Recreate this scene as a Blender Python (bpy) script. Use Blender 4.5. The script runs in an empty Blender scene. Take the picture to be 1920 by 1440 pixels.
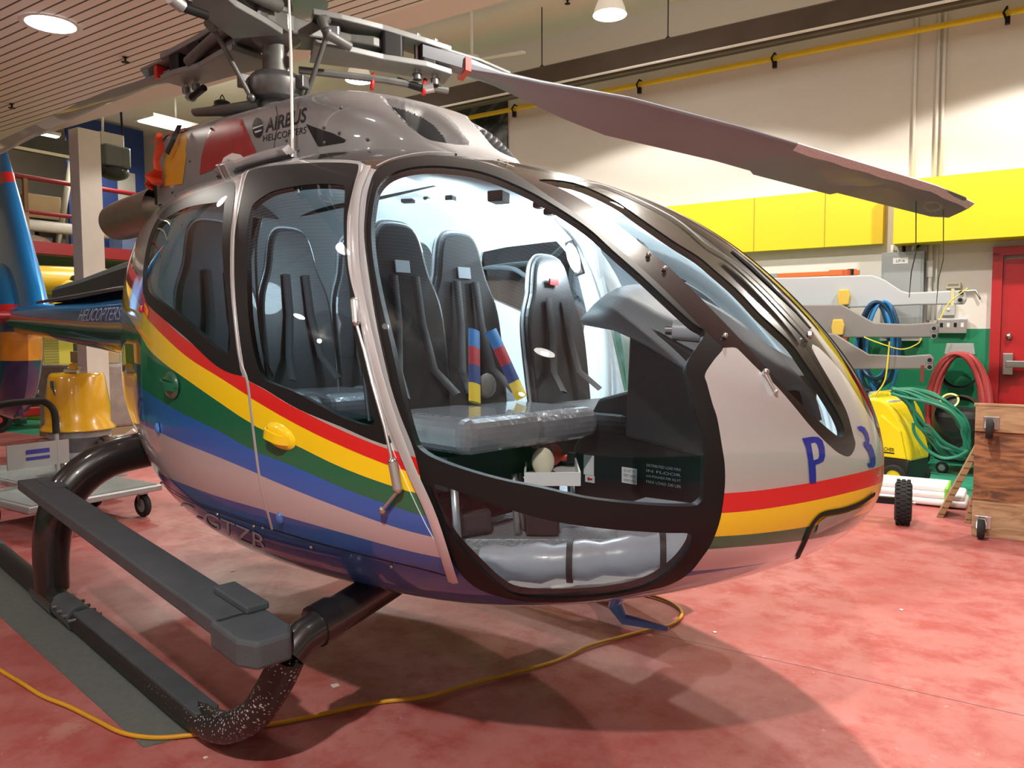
import bpy, bmesh, math, random
import numpy as np
from mathutils import Vector, Matrix
from mathutils.geometry import delaunay_2d_cdt
random.seed(7)
PI = math.pi
SC = bpy.context.scene
COL = SC.collection
R_ = math.radians

# ------------------------------------------------------------------ camera
CAM = np.array([4.135, -2.243, 1.472]); YAW = R_(134.84); PIT = R_(3.715); ROLL = R_(-.23); FPX = 1433.
_v = np.array([math.cos(YAW)*math.cos(PIT), math.sin(YAW)*math.cos(PIT), -math.sin(PIT)])
_r = np.array([math.sin(YAW), -math.cos(YAW), 0.]); _u = np.cross(_r, _v)
_r, _u = math.cos(ROLL)*_r+math.sin(ROLL)*_u, -math.sin(ROLL)*_r+math.cos(ROLL)*_u
def ray(px, py):
    d = _v+_r*(px-960)/FPX-_u*(py-720)/FPX
    return d/np.linalg.norm(d)
def onz(px, py, z=0.): d = ray(px, py); return CAM+d*(z-CAM[2])/d[2]
def ony(px, py, y=0.): d = ray(px, py); return CAM+d*(y-CAM[1])/d[1]
def onx(px, py, x=0.): d = ray(px, py); return CAM+d*(x-CAM[0])/d[0]
def dep(px, py, D): d = ray(px, py); h = np.array([_v[0], _v[1], 0]); h /= np.linalg.norm(h); return CAM+d*D/(d@h)
# room frame: e runs along the far wall, m points at it
RA = R_(11.8)
E_ = np.array([math.cos(RA), math.sin(RA), 0]); M_ = np.array([-math.sin(RA), math.cos(RA), 0])
def room(a, b, z): return E_*a+M_*b+np.array([0, 0, z])
def onb(px, py, b): d = ray(px, py); return CAM+d*(b-CAM@M_)/(d@M_)
def ona(px, py, a): d = ray(px, py); return CAM+d*(a-CAM@E_)/(d@E_)
def rab(P): return (P@E_, P@M_, P[2])
WB = 7.28   # far wall
WA = -12.5  # end wall
cam_d = bpy.data.cameras.new('camera'); cam = bpy.data.objects.new('camera', cam_d); COL.objects.link(cam)
mw = Matrix(((_r[0], _u[0], -_v[0], CAM[0]), (_r[1], _u[1], -_v[1], CAM[1]), (_r[2], _u[2], -_v[2], CAM[2]), (0, 0, 0, 1)))
cam.matrix_world = mw
cam_d.sensor_fit = 'HORIZONTAL'; cam_d.sensor_width = 36; cam_d.lens = FPX/1920*36
cam_d.clip_start = .05; cam_d.clip_end = 200
SC.camera = cam

# ------------------------------------------------------------------ materials
_M = {}
def new_mat(name):
    m = bpy.data.materials.new(name); m.use_nodes = True
    nt = m.node_tree; nt.nodes.clear()
    out = nt.nodes.new('ShaderNodeOutputMaterial')
    return m, nt, out
def mat(name, col, rough=.5, metal=0., coat=0., var=.08, scale=6., bump=0., bscale=60., emit=None, spec=.5, alpha=None, ani=None):
    if name in _M: return _M[name]
    m, nt, out = new_mat(name)
    b = nt.nodes.new('ShaderNodeBsdfPrincipled'); nt.links.new(b.outputs[0], out.inputs[0])
    b.inputs['Roughness'].default_value = rough; b.inputs['Metallic'].default_value = metal
    b.inputs['Coat Weight'].default_value = coat; b.inputs['Coat Roughness'].default_value = .03
    b.inputs['Specular IOR Level'].default_value = spec
    tc = nt.nodes.new('ShaderNodeTexCoord'); n = nt.nodes.new('ShaderNodeTexNoise'); n.inputs['Scale'].default_value = scale
    n.inputs['Detail'].default_value = 4; nt.links.new(tc.outputs['Object'], n.inputs['Vector'])
    mx = nt.nodes.new('ShaderNodeMix'); mx.data_type = 'RGBA'
    mx.inputs[6].default_value = (*[c*(1-var) for c in col], 1); mx.inputs[7].default_value = (*[min(1, c*(1+var)) for c in col], 1)
    nt.links.new(n.outputs['Fac'], mx.inputs[0]); nt.links.new(mx.outputs[2], b.inputs['Base Color'])
    if bump:
        n2 = nt.nodes.new('ShaderNodeTexNoise'); n2.inputs['Scale'].default_value = bscale; nt.links.new(tc.outputs['Object'], n2.inputs['Vector'])
        bp = nt.nodes.new('ShaderNodeBump'); bp.inputs['Strength'].default_value = bump; bp.inputs['Distance'].default_value = .01
        nt.links.new(n2.outputs['Fac'], bp.inputs['Height']); nt.links.new(bp.outputs[0], b.inputs['Normal'])
    if emit:
        b.inputs['Emission Color'].default_value = (*emit[0], 1); b.inputs['Emission Strength'].default_value = emit[1]
    _M[name] = m; return m
def glass(name, tint, refl=1.0):
    if name in _M: return _M[name]
    m, nt, out = new_mat(name)
    t = nt.nodes.new('ShaderNodeBsdfTransparent'); t.inputs[0].default_value = (*tint, 1)
    g = nt.nodes.new('ShaderNodeBsdfGlossy'); g.inputs['Roughness'].default_value = .01
    f = nt.nodes.new('ShaderNodeFresnel'); f.inputs[0].default_value = 1.5
    mm = nt.nodes.new('ShaderNodeMath'); mm.operation = 'MULTIPLY'; mm.inputs[1].default_value = refl; mm.use_clamp = True
    nt.links.new(f.outputs[0], mm.inputs[0])
    x = nt.nodes.new('ShaderNodeMixShader'); nt.links.new(mm.outputs[0], x.inputs[0]); nt.links.new(t.outputs[0], x.inputs[1]); nt.links.new(g.outputs[0], x.inputs[2])
    nt.links.new(x.outputs[0], out.inputs[0]); _M[name] = m; return m
def emis(name, col, s):
    if name in _M: return _M[name]
    m, nt, out = new_mat(name); e = nt.nodes.new('ShaderNodeEmission'); e.inputs[0].default_value = (*col, 1); e.inputs[1].default_value = s
    nt.links.new(e.outputs[0], out.inputs[0]); _M[name] = m; return m

# ------------------------------------------------------------------ object helpers
def tag(o, label, cat=None, group=None, kind=None):
    if label: o['label'] = label
    if cat: o['category'] = cat
    if group: o['group'] = group
    if kind: o['kind'] = kind
    return o
def thing(name, label, cat, loc=(0, 0, 0), rz=0., group=None):
    o = bpy.data.objects.new(name, None); COL.objects.link(o); o.location = Vector([float(c) for c in loc]); o.rotation_euler = (0, 0, rz)
    o.empty_display_size = .1
    return tag(o, label, cat, group)
def link(name, me, parent=None, world=False):
    """world=True: mesh is in world coordinates, keep it there under the parent"""
    o = bpy.data.objects.new(name, me); COL.objects.link(o)
    if parent:
        o.parent = parent
        if world:
            M = Matrix.Identity(4); ch = []; p = parent
            while p: ch.append(p); p = p.parent
            for p in reversed(ch): M = M @ p.matrix_parent_inverse @ Matrix.LocRotScale(p.location, p.rotation_euler, p.scale)
            o.matrix_parent_inverse = M.inverted()
    return o
class MB:
    """collects shapes, several materials"""
    def __init__(s): s.v = []; s.f = []; s.m = []; s.sm = []; s.mats = []
    def mi(s, mt):
        if mt not in s.mats: s.mats.append(mt)
        return s.mats.index(mt)
    def add(s, vs, fs, mt, smooth=False):
        n = len(s.v); s.v += [tuple(float(c) for c in v) for v in vs]; k = s.mi(mt)
        for f in fs: s.f.append([i+n for i in f]); s.m.append(k); s.sm.append(smooth)
        return s
    def box(s, c, d, mt, rz=0., M=None):
        x, y, z = [k/2 for k in d]; V = [(sx*x, sy*y, sz*z) for sz in (-1, 1) for sy in (-1, 1) for sx in (-1, 1)]
        m = (Matrix.Rotation(rz, 4, 'Z') if M is None else M.to_4x4())
        V = [m @ Vector(v)+Vector([float(k) for k in c]) for v in V]
        return s.add(V, [(0, 2, 3, 1), (4, 5, 7, 6), (0, 1, 5, 4), (2, 6, 7, 3), (0, 4, 6, 2), (1, 3, 7, 5)], mt)
    def tube(s, pts, r, mt, n=12, cap=True, sy=1.0, up=None, closed=False):
        P = [Vector([float(c) for c in p]) for p in pts]; rs = r if isinstance(r, (list, tuple)) else [r]*len(P)
        t0 = (P[1]-P[0]).normalized(); ref = Vector(up) if up else (Vector((0, 0, 1)) if abs(t0.z) < .9 else Vector((1, 0, 0)))
        a = t0.cross(ref).normalized(); V = []
        for i, p in enumerate(P):
            if closed: t = (P[(i+1) % len(P)]-P[i-1]).normalized()
            else: t = (P[min(i+1, len(P)-1)]-P[max(i-1, 0)]).normalized()
            a = (a-t*a.dot(t)).normalized(); b = t.cross(a)
            for k in range(n):
                w = 2*PI*k/n; V.append(p+a*math.cos(w)*rs[i]+b*math.sin(w)*rs[i]*sy)
        F = []; L = len(P); rng = L if closed else L-1
        for i in range(rng):
            j = (i+1) % L
            for k in range(n): F.append((i*n+k, i*n+(k+1) % n, j*n+(k+1) % n, j*n+k))
        s.add(V, F, mt, True)
        if cap and not closed:
            s.add(V[:n], [tuple(reversed(range(n)))], mt); s.add(V[-n:], [tuple(range(n))], mt)
        return s
    def cyl(s, a, b, r, mt, n=20, r2=None): return s.tube([a, b], [r, r if r2 is None else r2], mt, n)
    def lathe(s, prof, mt, c=(0, 0, 0), n=32, M=None, smooth=True):
        V = []; m = M if M is not None else Matrix.Identity(3); c = Vector([float(k) for k in c])
        for (r, z) in prof:
            for k in range(n): w = 2*PI*k/n; V.append(m @ Vector((r*math.cos(w), r*math.sin(w), z))+c)
        F = [(i*n+k, i*n+(k+1) % n, (i+1)*n+(k+1) % n, (i+1)*n+k) for i in range(len(prof)-1) for k in range(n)]
        return s.add(V, F, mt, smooth)
    def prism(s, poly, f, t, mt, smooth=False):
        """poly: 2D pts; f(u,v,w)->3D ; thickness 0..t in w"""
        n = len(poly); V = [f(x, y, 0) for x, y in poly]+[f(x, y, t) for x, y in poly]
        F = [tuple(reversed(range(n))), tuple(range(n, 2*n))]+[(i, (i+1) % n, n+(i+1) % n, n+i) for i in range(n)]
        return s.add(V, F, mt, smooth)
    def sphere(s, c, r, mt, n=16, sc=(1, 1, 1)):
        V = []; F = []; c = Vector([float(k) for k in c])
        for i in range(n//2+1):
            ph = PI*i/(n//2)
            for k in range(n): w = 2*PI*k/n; V.append(c+Vector((r*sc[0]*math.sin(ph)*math.cos(w), r*sc[1]*math.sin(ph)*math.sin(w), r*sc[2]*math.cos(ph))))
        for i in range(n//2):
            for k in range(n): F.append((i*n+k, (i+1)*n+k, (i+1)*n+(k+1) % n, i*n+(k+1) % n))
        return s.add(V, F, mt, True)
    def build(s, name, parent=None, bevel=0., world=False, seg=2):
        me = bpy.data.meshes.new(name); me.from_pydata(s.v, [], s.f); me.update()
        for m in s.mats: me.materials.append(m)
        me.polygons.foreach_set('material_index', s.m); me.polygons.foreach_set('use_smooth', s.sm)
        bm = bmesh.new(); bm.from_mesh(me); bmesh.ops.remove_doubles(bm, verts=bm.verts, dist=1e-5); bmesh.ops.recalc_face_normals(bm, faces=bm.faces)
        for e in bm.edges:
            if len(e.link_faces) == 2 and e.calc_face_angle(0) > .7: e.smooth = False
        bm.to_mesh(me); bm.free()
        o = link(name, me, parent, world)
        if bevel:
            bv = o.modifiers.new('bevel', 'BEVEL'); bv.width = bevel; bv.segments = seg; bv.limit_method = 'ANGLE'; bv.angle_limit = R_(40)
        return o
def spl_pts(P, k=6, closed=False):
    """Catmull-Rom through points (any dimension)"""
    P = [np.array(p, float) for p in P]; n = len(P); out = []
    for i in range(n if closed else n-1):
        a = P[i-1] if (closed or i > 0) else 2*P[0]-P[1]; b = P[i]; c = P[(i+1) % n]
        d = P[(i+2) % n] if (closed or i+2 < n) else 2*P[-1]-P[-2]
        for j in range(k):
            t = j/k; out.append(.5*((2*b)+(c-a)*t+(2*a-5*b+4*c-d)*t*t+(3*b-a-3*c+d)*t**3))
    if not closed: out.append(P[-1])
    return out
def dup(root, loc=None, rz=None, label=None, group=None, rot=None):
    r = root.copy(); COL.objects.link(r)
    if loc is not None: r.location = Vector([float(c) for c in loc])
    if rz is not None: r.rotation_euler = (0, 0, rz)
    if rot is not None: r.rotation_euler = rot
    if label: r['label'] = label
    if group: r['group'] = group
    def rec(a, b):
        for ch in list(a.children):
            c = ch.copy(); COL.objects.link(c); c.parent = b; c.matrix_parent_inverse = ch.matrix_parent_inverse.copy(); rec(ch, c)
    rec(root, r); return r
def struct(o, label=None): o['kind'] = 'structure'; return tag(o, label)
def text_mesh(txt, bold=False, shear=0., w=None):
    c = bpy.data.curves.new('txt', 'FONT'); c.body = txt; c.shear = shear; c.fill_mode = 'FRONT'; c.resolution_u = 4
    if bold: c.offset = .018
    o = bpy.data.objects.new('txt', c); COL.objects.link(o)
    dg = bpy.context.evaluated_depsgraph_get(); me = bpy.data.meshes.new_from_object(o.evaluated_get(dg))
    bpy.data.objects.remove(o)
    V = np.array([v.co[:2] for v in me.vertices]); F = [list(p.vertices) for p in me.polygons]; bpy.data.meshes.remove(me)
    mn, mx = V.min(0), V.max(0); return (V-mn)/(mx-mn), F
def text_on(name, txt, f, mt, parent=None, world=True, bold=False, cuts=0, **k):
    """f(u,v)->3D for u,v in 0..1"""
    V, F = text_mesh(txt, bold)
    me = bpy.data.meshes.new(name); me.from_pydata([(x, y, 0) for x, y in V], [], F)
    if cuts:
        bm = bmesh.new(); bm.from_mesh(me); bmesh.ops.triangulate(bm, faces=bm.faces); bmesh.ops.subdivide_edges(bm, edges=bm.edges, cuts=cuts, use_grid_fill=True); bm.to_mesh(me); bm.free()
    for v in me.vertices: v.co = Vector([float(c) for c in f(v.co.x, v.co.y)])
    me.materials.append(mt); return link(name, me, parent, world)

# ------------------------------------------------------------------ fuselage surface (lofted super-ellipses)
KN = np.array([0, .2, .4, .6, .8, 1.0, 1.2, 1.4, 1.6, 1.8, 2.0, 2.2])
Q = dict(
 hw=[0, .163, .401, .65, .866, 1.025, 1.113, 1.14, 1.069, .895, .684, .402],
 zt=[1.07, 1.211, 1.397, 1.608, 1.835, 2.021, 2.166, 2.279, 2.336, 2.381, 2.411, 2.298],
 zb=[1.07, .944, .825, .719, .617, .527, .479, .45, .453, .515, .636, .894],
 zc=[1.07, 1.084, 1.089, 1.055, 1.067, 1.075, 1.086, 1.097, 1.128, 1.196, 1.261, 1.37],
 nt=[2.23, 2.239, 2.248, 2.255, 2.26, 2.463, 2.468, 2.477, 2.491, 2.51, 2.533, 2.553],
 nb=[2.286, 2.292, 2.3, 2.307, 2.316, 2.324, 2.33, 2.334, 2.332, 2.321, 2.309, 2.298])
class Surf:
    def __init__(s, Q, X0, K):
        s.X0 = X0; s.K = np.array(K); s.q = {}
        n = len(K); h = K[1]-K[0]; s.h = h; A = np.eye(n)
        for i in range(1, n-1): A[i, i-1] = 1; A[i, i] = 4; A[i, i+1] = 1
        for k, y in Q.items():
            y = np.array(y, float); b = np.zeros(n); b[1:-1] = 6*(y[:-2]-2*y[1:-1]+y[2:])/h**2
            s.q[k] = (y, np.linalg.solve(A, b))
    def ev(s, k, t):
        y, M = s.q[k]; i = np.clip((t/s.h).astype(int), 0, len(y)-2); a = (s.K[i+1]-t)/s.h; b = 1-a
        return a*y[i]+b*y[i+1]+((a**3-a)*M[i]+(b**3-b)*M[i+1])*s.h**2/6
    def sec(s, t): return [s.ev(k, t) for k in ('hw', 'zt', 'zb', 'zc', 'nt', 'nb')]
    def P(s, t, th):
        t = np.asarray(t, float); th = np.asarray(th, float)
        hw, zt, zb, zc, nt, nb = s.sec(t); hw = np.maximum(hw, 0); n = np.where(th >= 0, nt, nb); h = np.where(th >= 0, zt-zc, zc-zb)
        c = np.abs(np.cos(th)); sn = np.abs(np.sin(th))
        y = -hw*c**(2/n); z = zc+np.sign(th)*h*sn**(2/n)
        return np.stack([s.X0-t*t, y, z], -1)
    def N(s, t, th):
        e = 1e-3; t = np.asarray(t, float); th = np.asarray(th, float)
        t1 = np.clip(t-e, .002, s.K[-1]); t2 = np.clip(t+e, .002, s.K[-1]); a1 = np.clip(th-e, -PI/2+1e-4, PI/2-1e-4); a2 = np.clip(th+e, -PI/2+1e-4, PI/2-1e-4)
        n = np.cross(s.P(t, a2)-s.P(t, a1), s.P(t2, th)-s.P(t1, th)); L = np.linalg.norm(n, axis=-1, keepdims=True); n = n/np.maximum(L, 1e-12)
        ctr = np.stack([s.X0-t*t-.3, 0*t, s.ev('zc', t)], -1); sg = np.sign(((s.P(t, th)-ctr)*n).sum(-1, keepdims=True)); sg[sg == 0] = 1
        n = n*sg; pole = (np.abs(np.cos(th)) < 2e-3)
        n[pole, 1] = 0; n /= np.maximum(np.linalg.norm(n, axis=-1, keepdims=True), 1e-9)
        return n
    def F(s, P):
        x = P[..., 0]; t = np.sqrt(np.clip(s.X0-x, 1e-6, None)); ok = (x < s.X0) & (t < s.K[-1]); t = np.clip(t, 0, s.K[-1])
        hw, zt, zb, zc, nt, nb = s.sec(t); hw = np.clip(hw, .01, 9); dz = P[..., 2]-zc; up = dz > 0
        h = np.clip(np.where(up, zt-zc, zc-zb), .01, 9); n = np.where(up, nt, nb)
        v = (np.abs(P[..., 1]/hw)**n+np.abs(dz/h)**n)**(1/n)-1
        return np.where(ok, v, np.where(x >= s.X0, x-s.X0+.1, 1.))
    def hit(s, px, py):
        d = ray(px, py); t = np.linspace(.8, 9, 1600); v = s.F(CAM+t[:, None]*d); i = int(np.argmax(v < 0))
        if v[i] >= 0: i = int(np.argmin(v)); return CAM+t[i]*d
        a, b = t[i-1], t[i]
        for _ in range(14):
            m = (a+b)/2
            if s.F((CAM+m*d)[None])[0] < 0: b = m
            else: a = m
        return CAM+b*d
    def inv(s, P):
        t = np.array(math.sqrt(max(s.X0-P[0], 1e-6))); t = np.clip(t, 0, s.K[-1]); hw, zt, zb, zc, nt, nb = [float(k) for k in s.sec(t[None])] if False else [float(np.ravel(k)[0]) for k in s.sec(t[None])]
        dz = P[2]-zc; n = nt if dz > 0 else nb; h = (zt-zc) if dz > 0 else (zc-zb)
        a = (abs(P[1])/max(hw, 1e-4)); b = abs(dz)/max(h, 1e-4)
        th = math.atan2(b**(n/2), a**(n/2)); return (float(t), th if dz > 0 else -th)
    def proj_pt(s, px, py, off=.0015):
        t, th = s.inv(s.hit(px, py)); t = np.array([t]); th = np.array([th]); return (s.P(t, th)+s.N(t, th)*off)[0]
FU = Surf(Q, 3.36, KN)
def at_xz(x, z, side=-1):   # point of the fuselage side at x, z
    t = np.array([math.sqrt(FU.X0-x)]); hw, zt, zb, zc, nt, nb = [float(k[0]) for k in FU.sec(t)]
    n = nt if z > zc else nb; h = zt-zc if z > zc else zc-zb
    return np.array([x, side*hw*max(0, 1-abs((z-zc)/h)**n)**(1/n), z])

def pip(poly, x, y):
    c = False; n = len(poly); j = n-1
    for i in range(n):
        xi, yi = poly[i]; xj, yj = poly[j]
        if (yi > y) != (yj > y) and x < (xj-xi)*(y-yi)/(yj-yi)+xi: c = not c
        j = i
    return c
def dom(S, pts, smooth=4):
    """pixel outline -> outline in surface parameters"""
    P = []; pts = list(pts)
    raw = spl_pts([p[:2] for p in pts], smooth, True) if smooth > 1 else pts
    for p in raw: P.append(S.inv(S.hit(p[0], p[1])))
    return P
class Shell:
    """one half skin cut into regions by outlines; every region becomes a mesh of its own"""
    def __init__(s, S, us, ths, polys):
        s.S = S; V = []; E = []
        for nm, P in polys:
            b = len(V); V += [Vector((p[0], p[1])) for p in P]; E += [(b+i, b+(i+1) % len(P)) for i in range(len(P))]
        for i, a in enumerate(us):
            for j, b in enumerate(ths): V.append(Vector((a, b)))
        nu, nt = len(us), len(ths); b0 = len(V)-nu*nt
        for i in range(nu-1): E.append((b0+i*nt, b0+(i+1)*nt)); E.append((b0+i*nt+nt-1, b0+(i+1)*nt+nt-1))
        for j in range(nt-1): E.append((b0+j, b0+j+1)); E.append((b0+(nu-1)*nt+j, b0+(nu-1)*nt+j+1))
        ov, oe, of, *_ = delaunay_2d_cdt(V, E, [], 0, 1e-5)
        s.uv = np.array([(v.x, v.y) for v in ov]); s.tri = [tuple(f) for f in of]
        u = np.clip(s.uv[:, 0], .003, S.K[-1]); th = np.clip(s.uv[:, 1], -PI/2, PI/2)
        s.P = S.P(u, th); s.N = S.N(u, th); s.cls = []
        ctr = np.array([s.uv[list(t)].mean(0) for t in s.tri])
        bbs = [(nm, P, min(p[0] for p in P), max(p[0] for p in P), min(p[1] for p in P), max(p[1] for p in P)) for nm, P in polys]
        for c in ctr:
            k = 'body'
            for nm, P, a, b, cc, d in bbs:
                if a <= c[0] <= b and cc <= c[1] <= d and pip(P, c[0], c[1]): k = nm; break
            s.cls.append(k)
    def mesh(s, names, thick, m_out, m_in=None, mirror=False, lift=0., facemat=None, mats=None):
        fs = [(t, c) for t, c in zip(s.tri, s.cls) if c in names]
        ids = sorted({i for t, _ in fs for i in t}); mp = {i: k for k, i in enumerate(ids)}
        P = s.P[ids].copy()+s.N[ids]*lift; N = s.N[ids].copy(); n = len(ids)
        sg = -1 if mirror else 1
        P[:, 1] *= sg; N[:, 1] *= sg
        V = [P]; NN = [N]; F = []; MI = []
        # orientation check on the first face
        t0 = fs[0][0]; a, b, c = [P[mp[i]] for i in t0]; fl = np.dot(np.cross(b-a, c-a), N[mp[t0[0]]]) < 0
        from collections import Counter
        ec = Counter()
        for t, cl in fs:
            q = [mp[i] for i in t]; q = q[::-1] if fl else q; F.append(q); MI.append(mats[cl] if mats else 0)
            if thick:
                F.append([i+n for i in q[::-1]]); MI.append(99)
            for k in range(3): ec[(q[k], q[(k+1) % 3])] += 1
        if thick:
            V.append(P-N*thick); NN.append(-N)
            base = 2*n; rim = []; rn = []
            for (i, j) in ec:
                if (j, i) in ec: continue
                e = P[j]-P[i]; nn = np.cross(e, N[i]); L = np.linalg.norm(nn)
                if L < 1e-9: continue
                nn = nn/L; k = base+len(rim); rim += [P[i], P[j], P[j]-N[j]*thick, P[i]-N[i]*thick]; rn += [nn]*4
                F.append([k, k+3, k+2, k+1]); MI.append(99)
            if rim: V.append(np.array(rim)); NN.append(np.array(rn))
        V = np.concatenate(V); NN = np.concatenate(NN)
        ml = m_out if isinstance(m_out, list) else [m_out]
        MI = [len(ml) if k == 99 else k for k in MI]; ml = ml+[m_in or ml[0]]
        me = bpy.data.meshes.new('shell'); me.from_pydata(V.tolist(), [], F)
        for m in ml: me.materials.append(m)
        me.polygons.foreach_set('material_index', MI); me.polygons.foreach_set('use_smooth', [True]*len(F)); me.update()
        me.normals_split_custom_set_from_vertices([tuple(x) for x in NN])
        return me
# ------------------------------------------------------------------ paint
def paint(name, curves, cols, axis_x=(-1.6, 3.4), base=(.60, .61, .64), zs=2.5):
    m, nt, out = new_mat(name); N = nt.nodes; L = nt.links
    b = N.new('ShaderNodeBsdfPrincipled'); L.new(b.outputs[0], out.inputs[0])
    b.inputs['Coat Weight'].default_value = 1; b.inputs['Coat Roughness'].default_value = .02; b.inputs['Roughness'].default_value = .38
    tc = N.new('ShaderNodeTexCoord'); sx = N.new('ShaderNodeSeparateXYZ'); L.new(tc.outputs['Object'], sx.inputs[0])
    mr = N.new('ShaderNodeMapRange'); mr.inputs[1].default_value = axis_x[0]; mr.inputs[2].default_value = axis_x[1]; L.new(sx.outputs[0], mr.inputs[0])
    cur = None; met = None
    for c, (col, mt) in zip(curves, cols):
        fc = N.new('ShaderNodeFloatCurve'); cv = fc.mapping.curves[0]; pts = [((x-axis_x[0])/(axis_x[1]-axis_x[0]), z/zs) for x, z in c]
        while len(cv.points) < len(pts): cv.points.new(.5, .5)
        for p, q in zip(cv.points, pts): p.location = q; p.handle_type = 'AUTO'
        fc.mapping.update(); L.new(mr.outputs[0], fc.inputs['Value'])
        mu = N.new('ShaderNodeMath'); mu.operation = 'MULTIPLY'; mu.inputs[1].default_value = zs; L.new(fc.outputs[0], mu.inputs[0])
        lt = N.new('ShaderNodeMath'); lt.operation = 'LESS_THAN'; L.new(sx.outputs[2], lt.inputs[0]); L.new(mu.outputs[0], lt.inputs[1])
        mx = N.new('ShaderNodeMix'); mx.data_type = 'RGBA'; L.new(lt.outputs[0], mx.inputs[0]); mx.inputs[7].default_value = (*col, 1)
        if cur is None: mx.inputs[6].default_value = (*base, 1)
        else: L.new(cur, mx.inputs[6])
        cur = mx.outputs[2]
        mm = N.new('ShaderNodeMix'); L.new(lt.outputs[0], mm.inputs[0]); mm.inputs[3].default_value = mt
        if met is None: mm.inputs[2].default_value = .55
        else: L.new(met, mm.inputs[2])
        met = mm.outputs[0]
    L.new(cur, b.inputs['Base Color']); L.new(met, b.inputs['Metallic'])
    return m
RED = (.62, .012, .014); YEL = (.86, .60, .005); GRN = (.004, .125, .058); BLU = (.010, .105, .44); SIL = (.60, .61, .64)
CURV = [
 [(-1.5, 2.1), (-.04, 1.80), (.58, 1.665), (.92, 1.575), (1.36, 1.457), (1.63, 1.385), (1.8, 1.338), (1.92, 1.305), (2.09, 1.253), (2.26, 1.203), (2.48, 1.146), (2.8, 1.085), (3.15, 1.061), (3.25, 1.07), (3.36, 1.093)],
 [(-1.5, 1.92), (.21, 1.655), (.68, 1.56), (1.08, 1.475), (1.43, 1.385), (1.64, 1.335), (1.82, 1.284), (2.09, 1.205), (2.26, 1.158), (2.51, 1.094), (2.8, 1.035), (3.14, 1.008), (3.25, 1.019), (3.36, 1.045)],
 [(-1.5, 1.7), (.61, 1.475), (.86, 1.42), (1.13, 1.369), (1.4, 1.315), (1.65, 1.252), (1.84, 1.198), (2.09, 1.142), (2.26, 1.097), (2.53, 1.037), (2.8, .975), (3.12, .943), (3.22, .945), (3.31, .956)],
 [(-1.5, 1.32), (.77, 1.25), (1.04, 1.227), (1.4, 1.188), (1.65, 1.154), (1.85, 1.112), (2.09, 1.076), (2.26, 1.038), (2.54, .977), (2.8, .92), (3.11, .905), (3.3, .905)],
 [(-1.5, 1.1), (.74, 1.095), (1.03, 1.098), (1.4, 1.083), (1.64, 1.066), (1.85, 1.041), (2.08, 1.005), (2.25, .975), (2.55, .919), (2.75, .905), (2.95, .905), (3.3, .905)],
 [(-1.5, .85), (1.01, .912), (1.32, .922), (1.59, .92), (1.88, .915), (2.22, .895), (2.55, .854), (2.8, .835), (3.0, .83), (3.3, .84)],
 [(-1.5, .3), (2.4, .3), (2.6, .5), (2.75, .66), (2.85, .74), (2.99, .80), (3.15, .83), (3.3, .84)]]
BODY = paint('body_paint', CURV, [(RED, 0), (YEL, 0), (GRN, 0), (BLU, 0), ((.62, .62, .66), .5), ((.012, .085, .36), 0), ((.55, .55, .6), .5)])
BLACK = mat('black_gloss', (.006, .006, .007), .25, coat=1., var=0)
BLKM = mat('black_satin', (.008, .008, .009), .5, coat=.06, var=.1, spec=.25)
BELT0 = mat('webbing_black', (.012, .012, .014), .6)
RUB = mat('black_rubber', (.012, .012, .012), .75, bump=.1)
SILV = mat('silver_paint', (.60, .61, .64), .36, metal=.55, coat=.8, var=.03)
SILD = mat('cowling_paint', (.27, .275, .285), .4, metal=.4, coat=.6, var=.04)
STEEL = mat('steel', (.55, .56, .57), .28, metal=1., var=.1)
ALU = mat('aluminium', (.6, .61, .62), .4, metal=.9, var=.08)
DSTEEL = mat('dark_steel', (.16, .16, .165), .42, metal=.7, var=.25, scale=25)
TRIM = mat('interior_trim', (.62, .66, .68), .6, var=.03)
WHITE = mat('white_plastic', (.78, .78, .77), .45, var=.03)
CREAM = mat('cream_plastic', (.72, .66, .5), .5, var=.05)
GLA = glass('clear_tinted_glass', (.82, .83, .85), 1.0)
GLB = glass('smoked_glass', (.20, .21, .225), 1.1)
GLC = glass('dark_smoked_glass', (.15, .15, .16), 1.1)
BLUL = mat('letter_blue', (.012, .018, .30), .4, coat=.5, var=0)
LGREY = mat('letter_grey', (.5, .55, .62), .4, var=0)
BLKL = mat('letter_black', (.01, .01, .012), .4, var=0)
WHTL = mat('letter_white', (.8, .8, .8), .5, var=0)
REDP = mat('red_paint', (.55, .02, .02), .4, coat=.3)

# ------------------------------------------------------------------ fuselage outlines, read off the surface
O = {}
O['door_glass'] = [(703, 370), (712, 345), (735, 325), (775, 313), (830, 311), (900, 321), (967, 346), (1025, 376), (1100, 425), (1150, 470), (1200, 514), (1260, 570), (1300, 606), (1322, 622), (1307, 650), (1292, 672), (1287, 690), (1292, 715), (1302, 765), (1315, 807), (1321, 848), (1320, 900), (1319, 930), (1312, 943), (1298, 949), (1250, 949), (1182, 944), (1098, 934), (1015, 915), (932, 898), (848, 873), (794, 848), (773, 815), (750, 723), (734, 650), (727, 620), (712, 555), (699, 480), (696, 420)]
O['lower_glass'] = [(806, 914), (815, 908), (860, 922), (950, 954), (1040, 978), (1140, 992), (1240, 999), (1288, 1000), (1296, 1006), (1290, 1030), (1262, 1066), (1215, 1098), (1150, 1115), (1060, 1122), (975, 1118), (935, 1098), (890, 1055), (850, 1010), (822, 960)]
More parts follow.
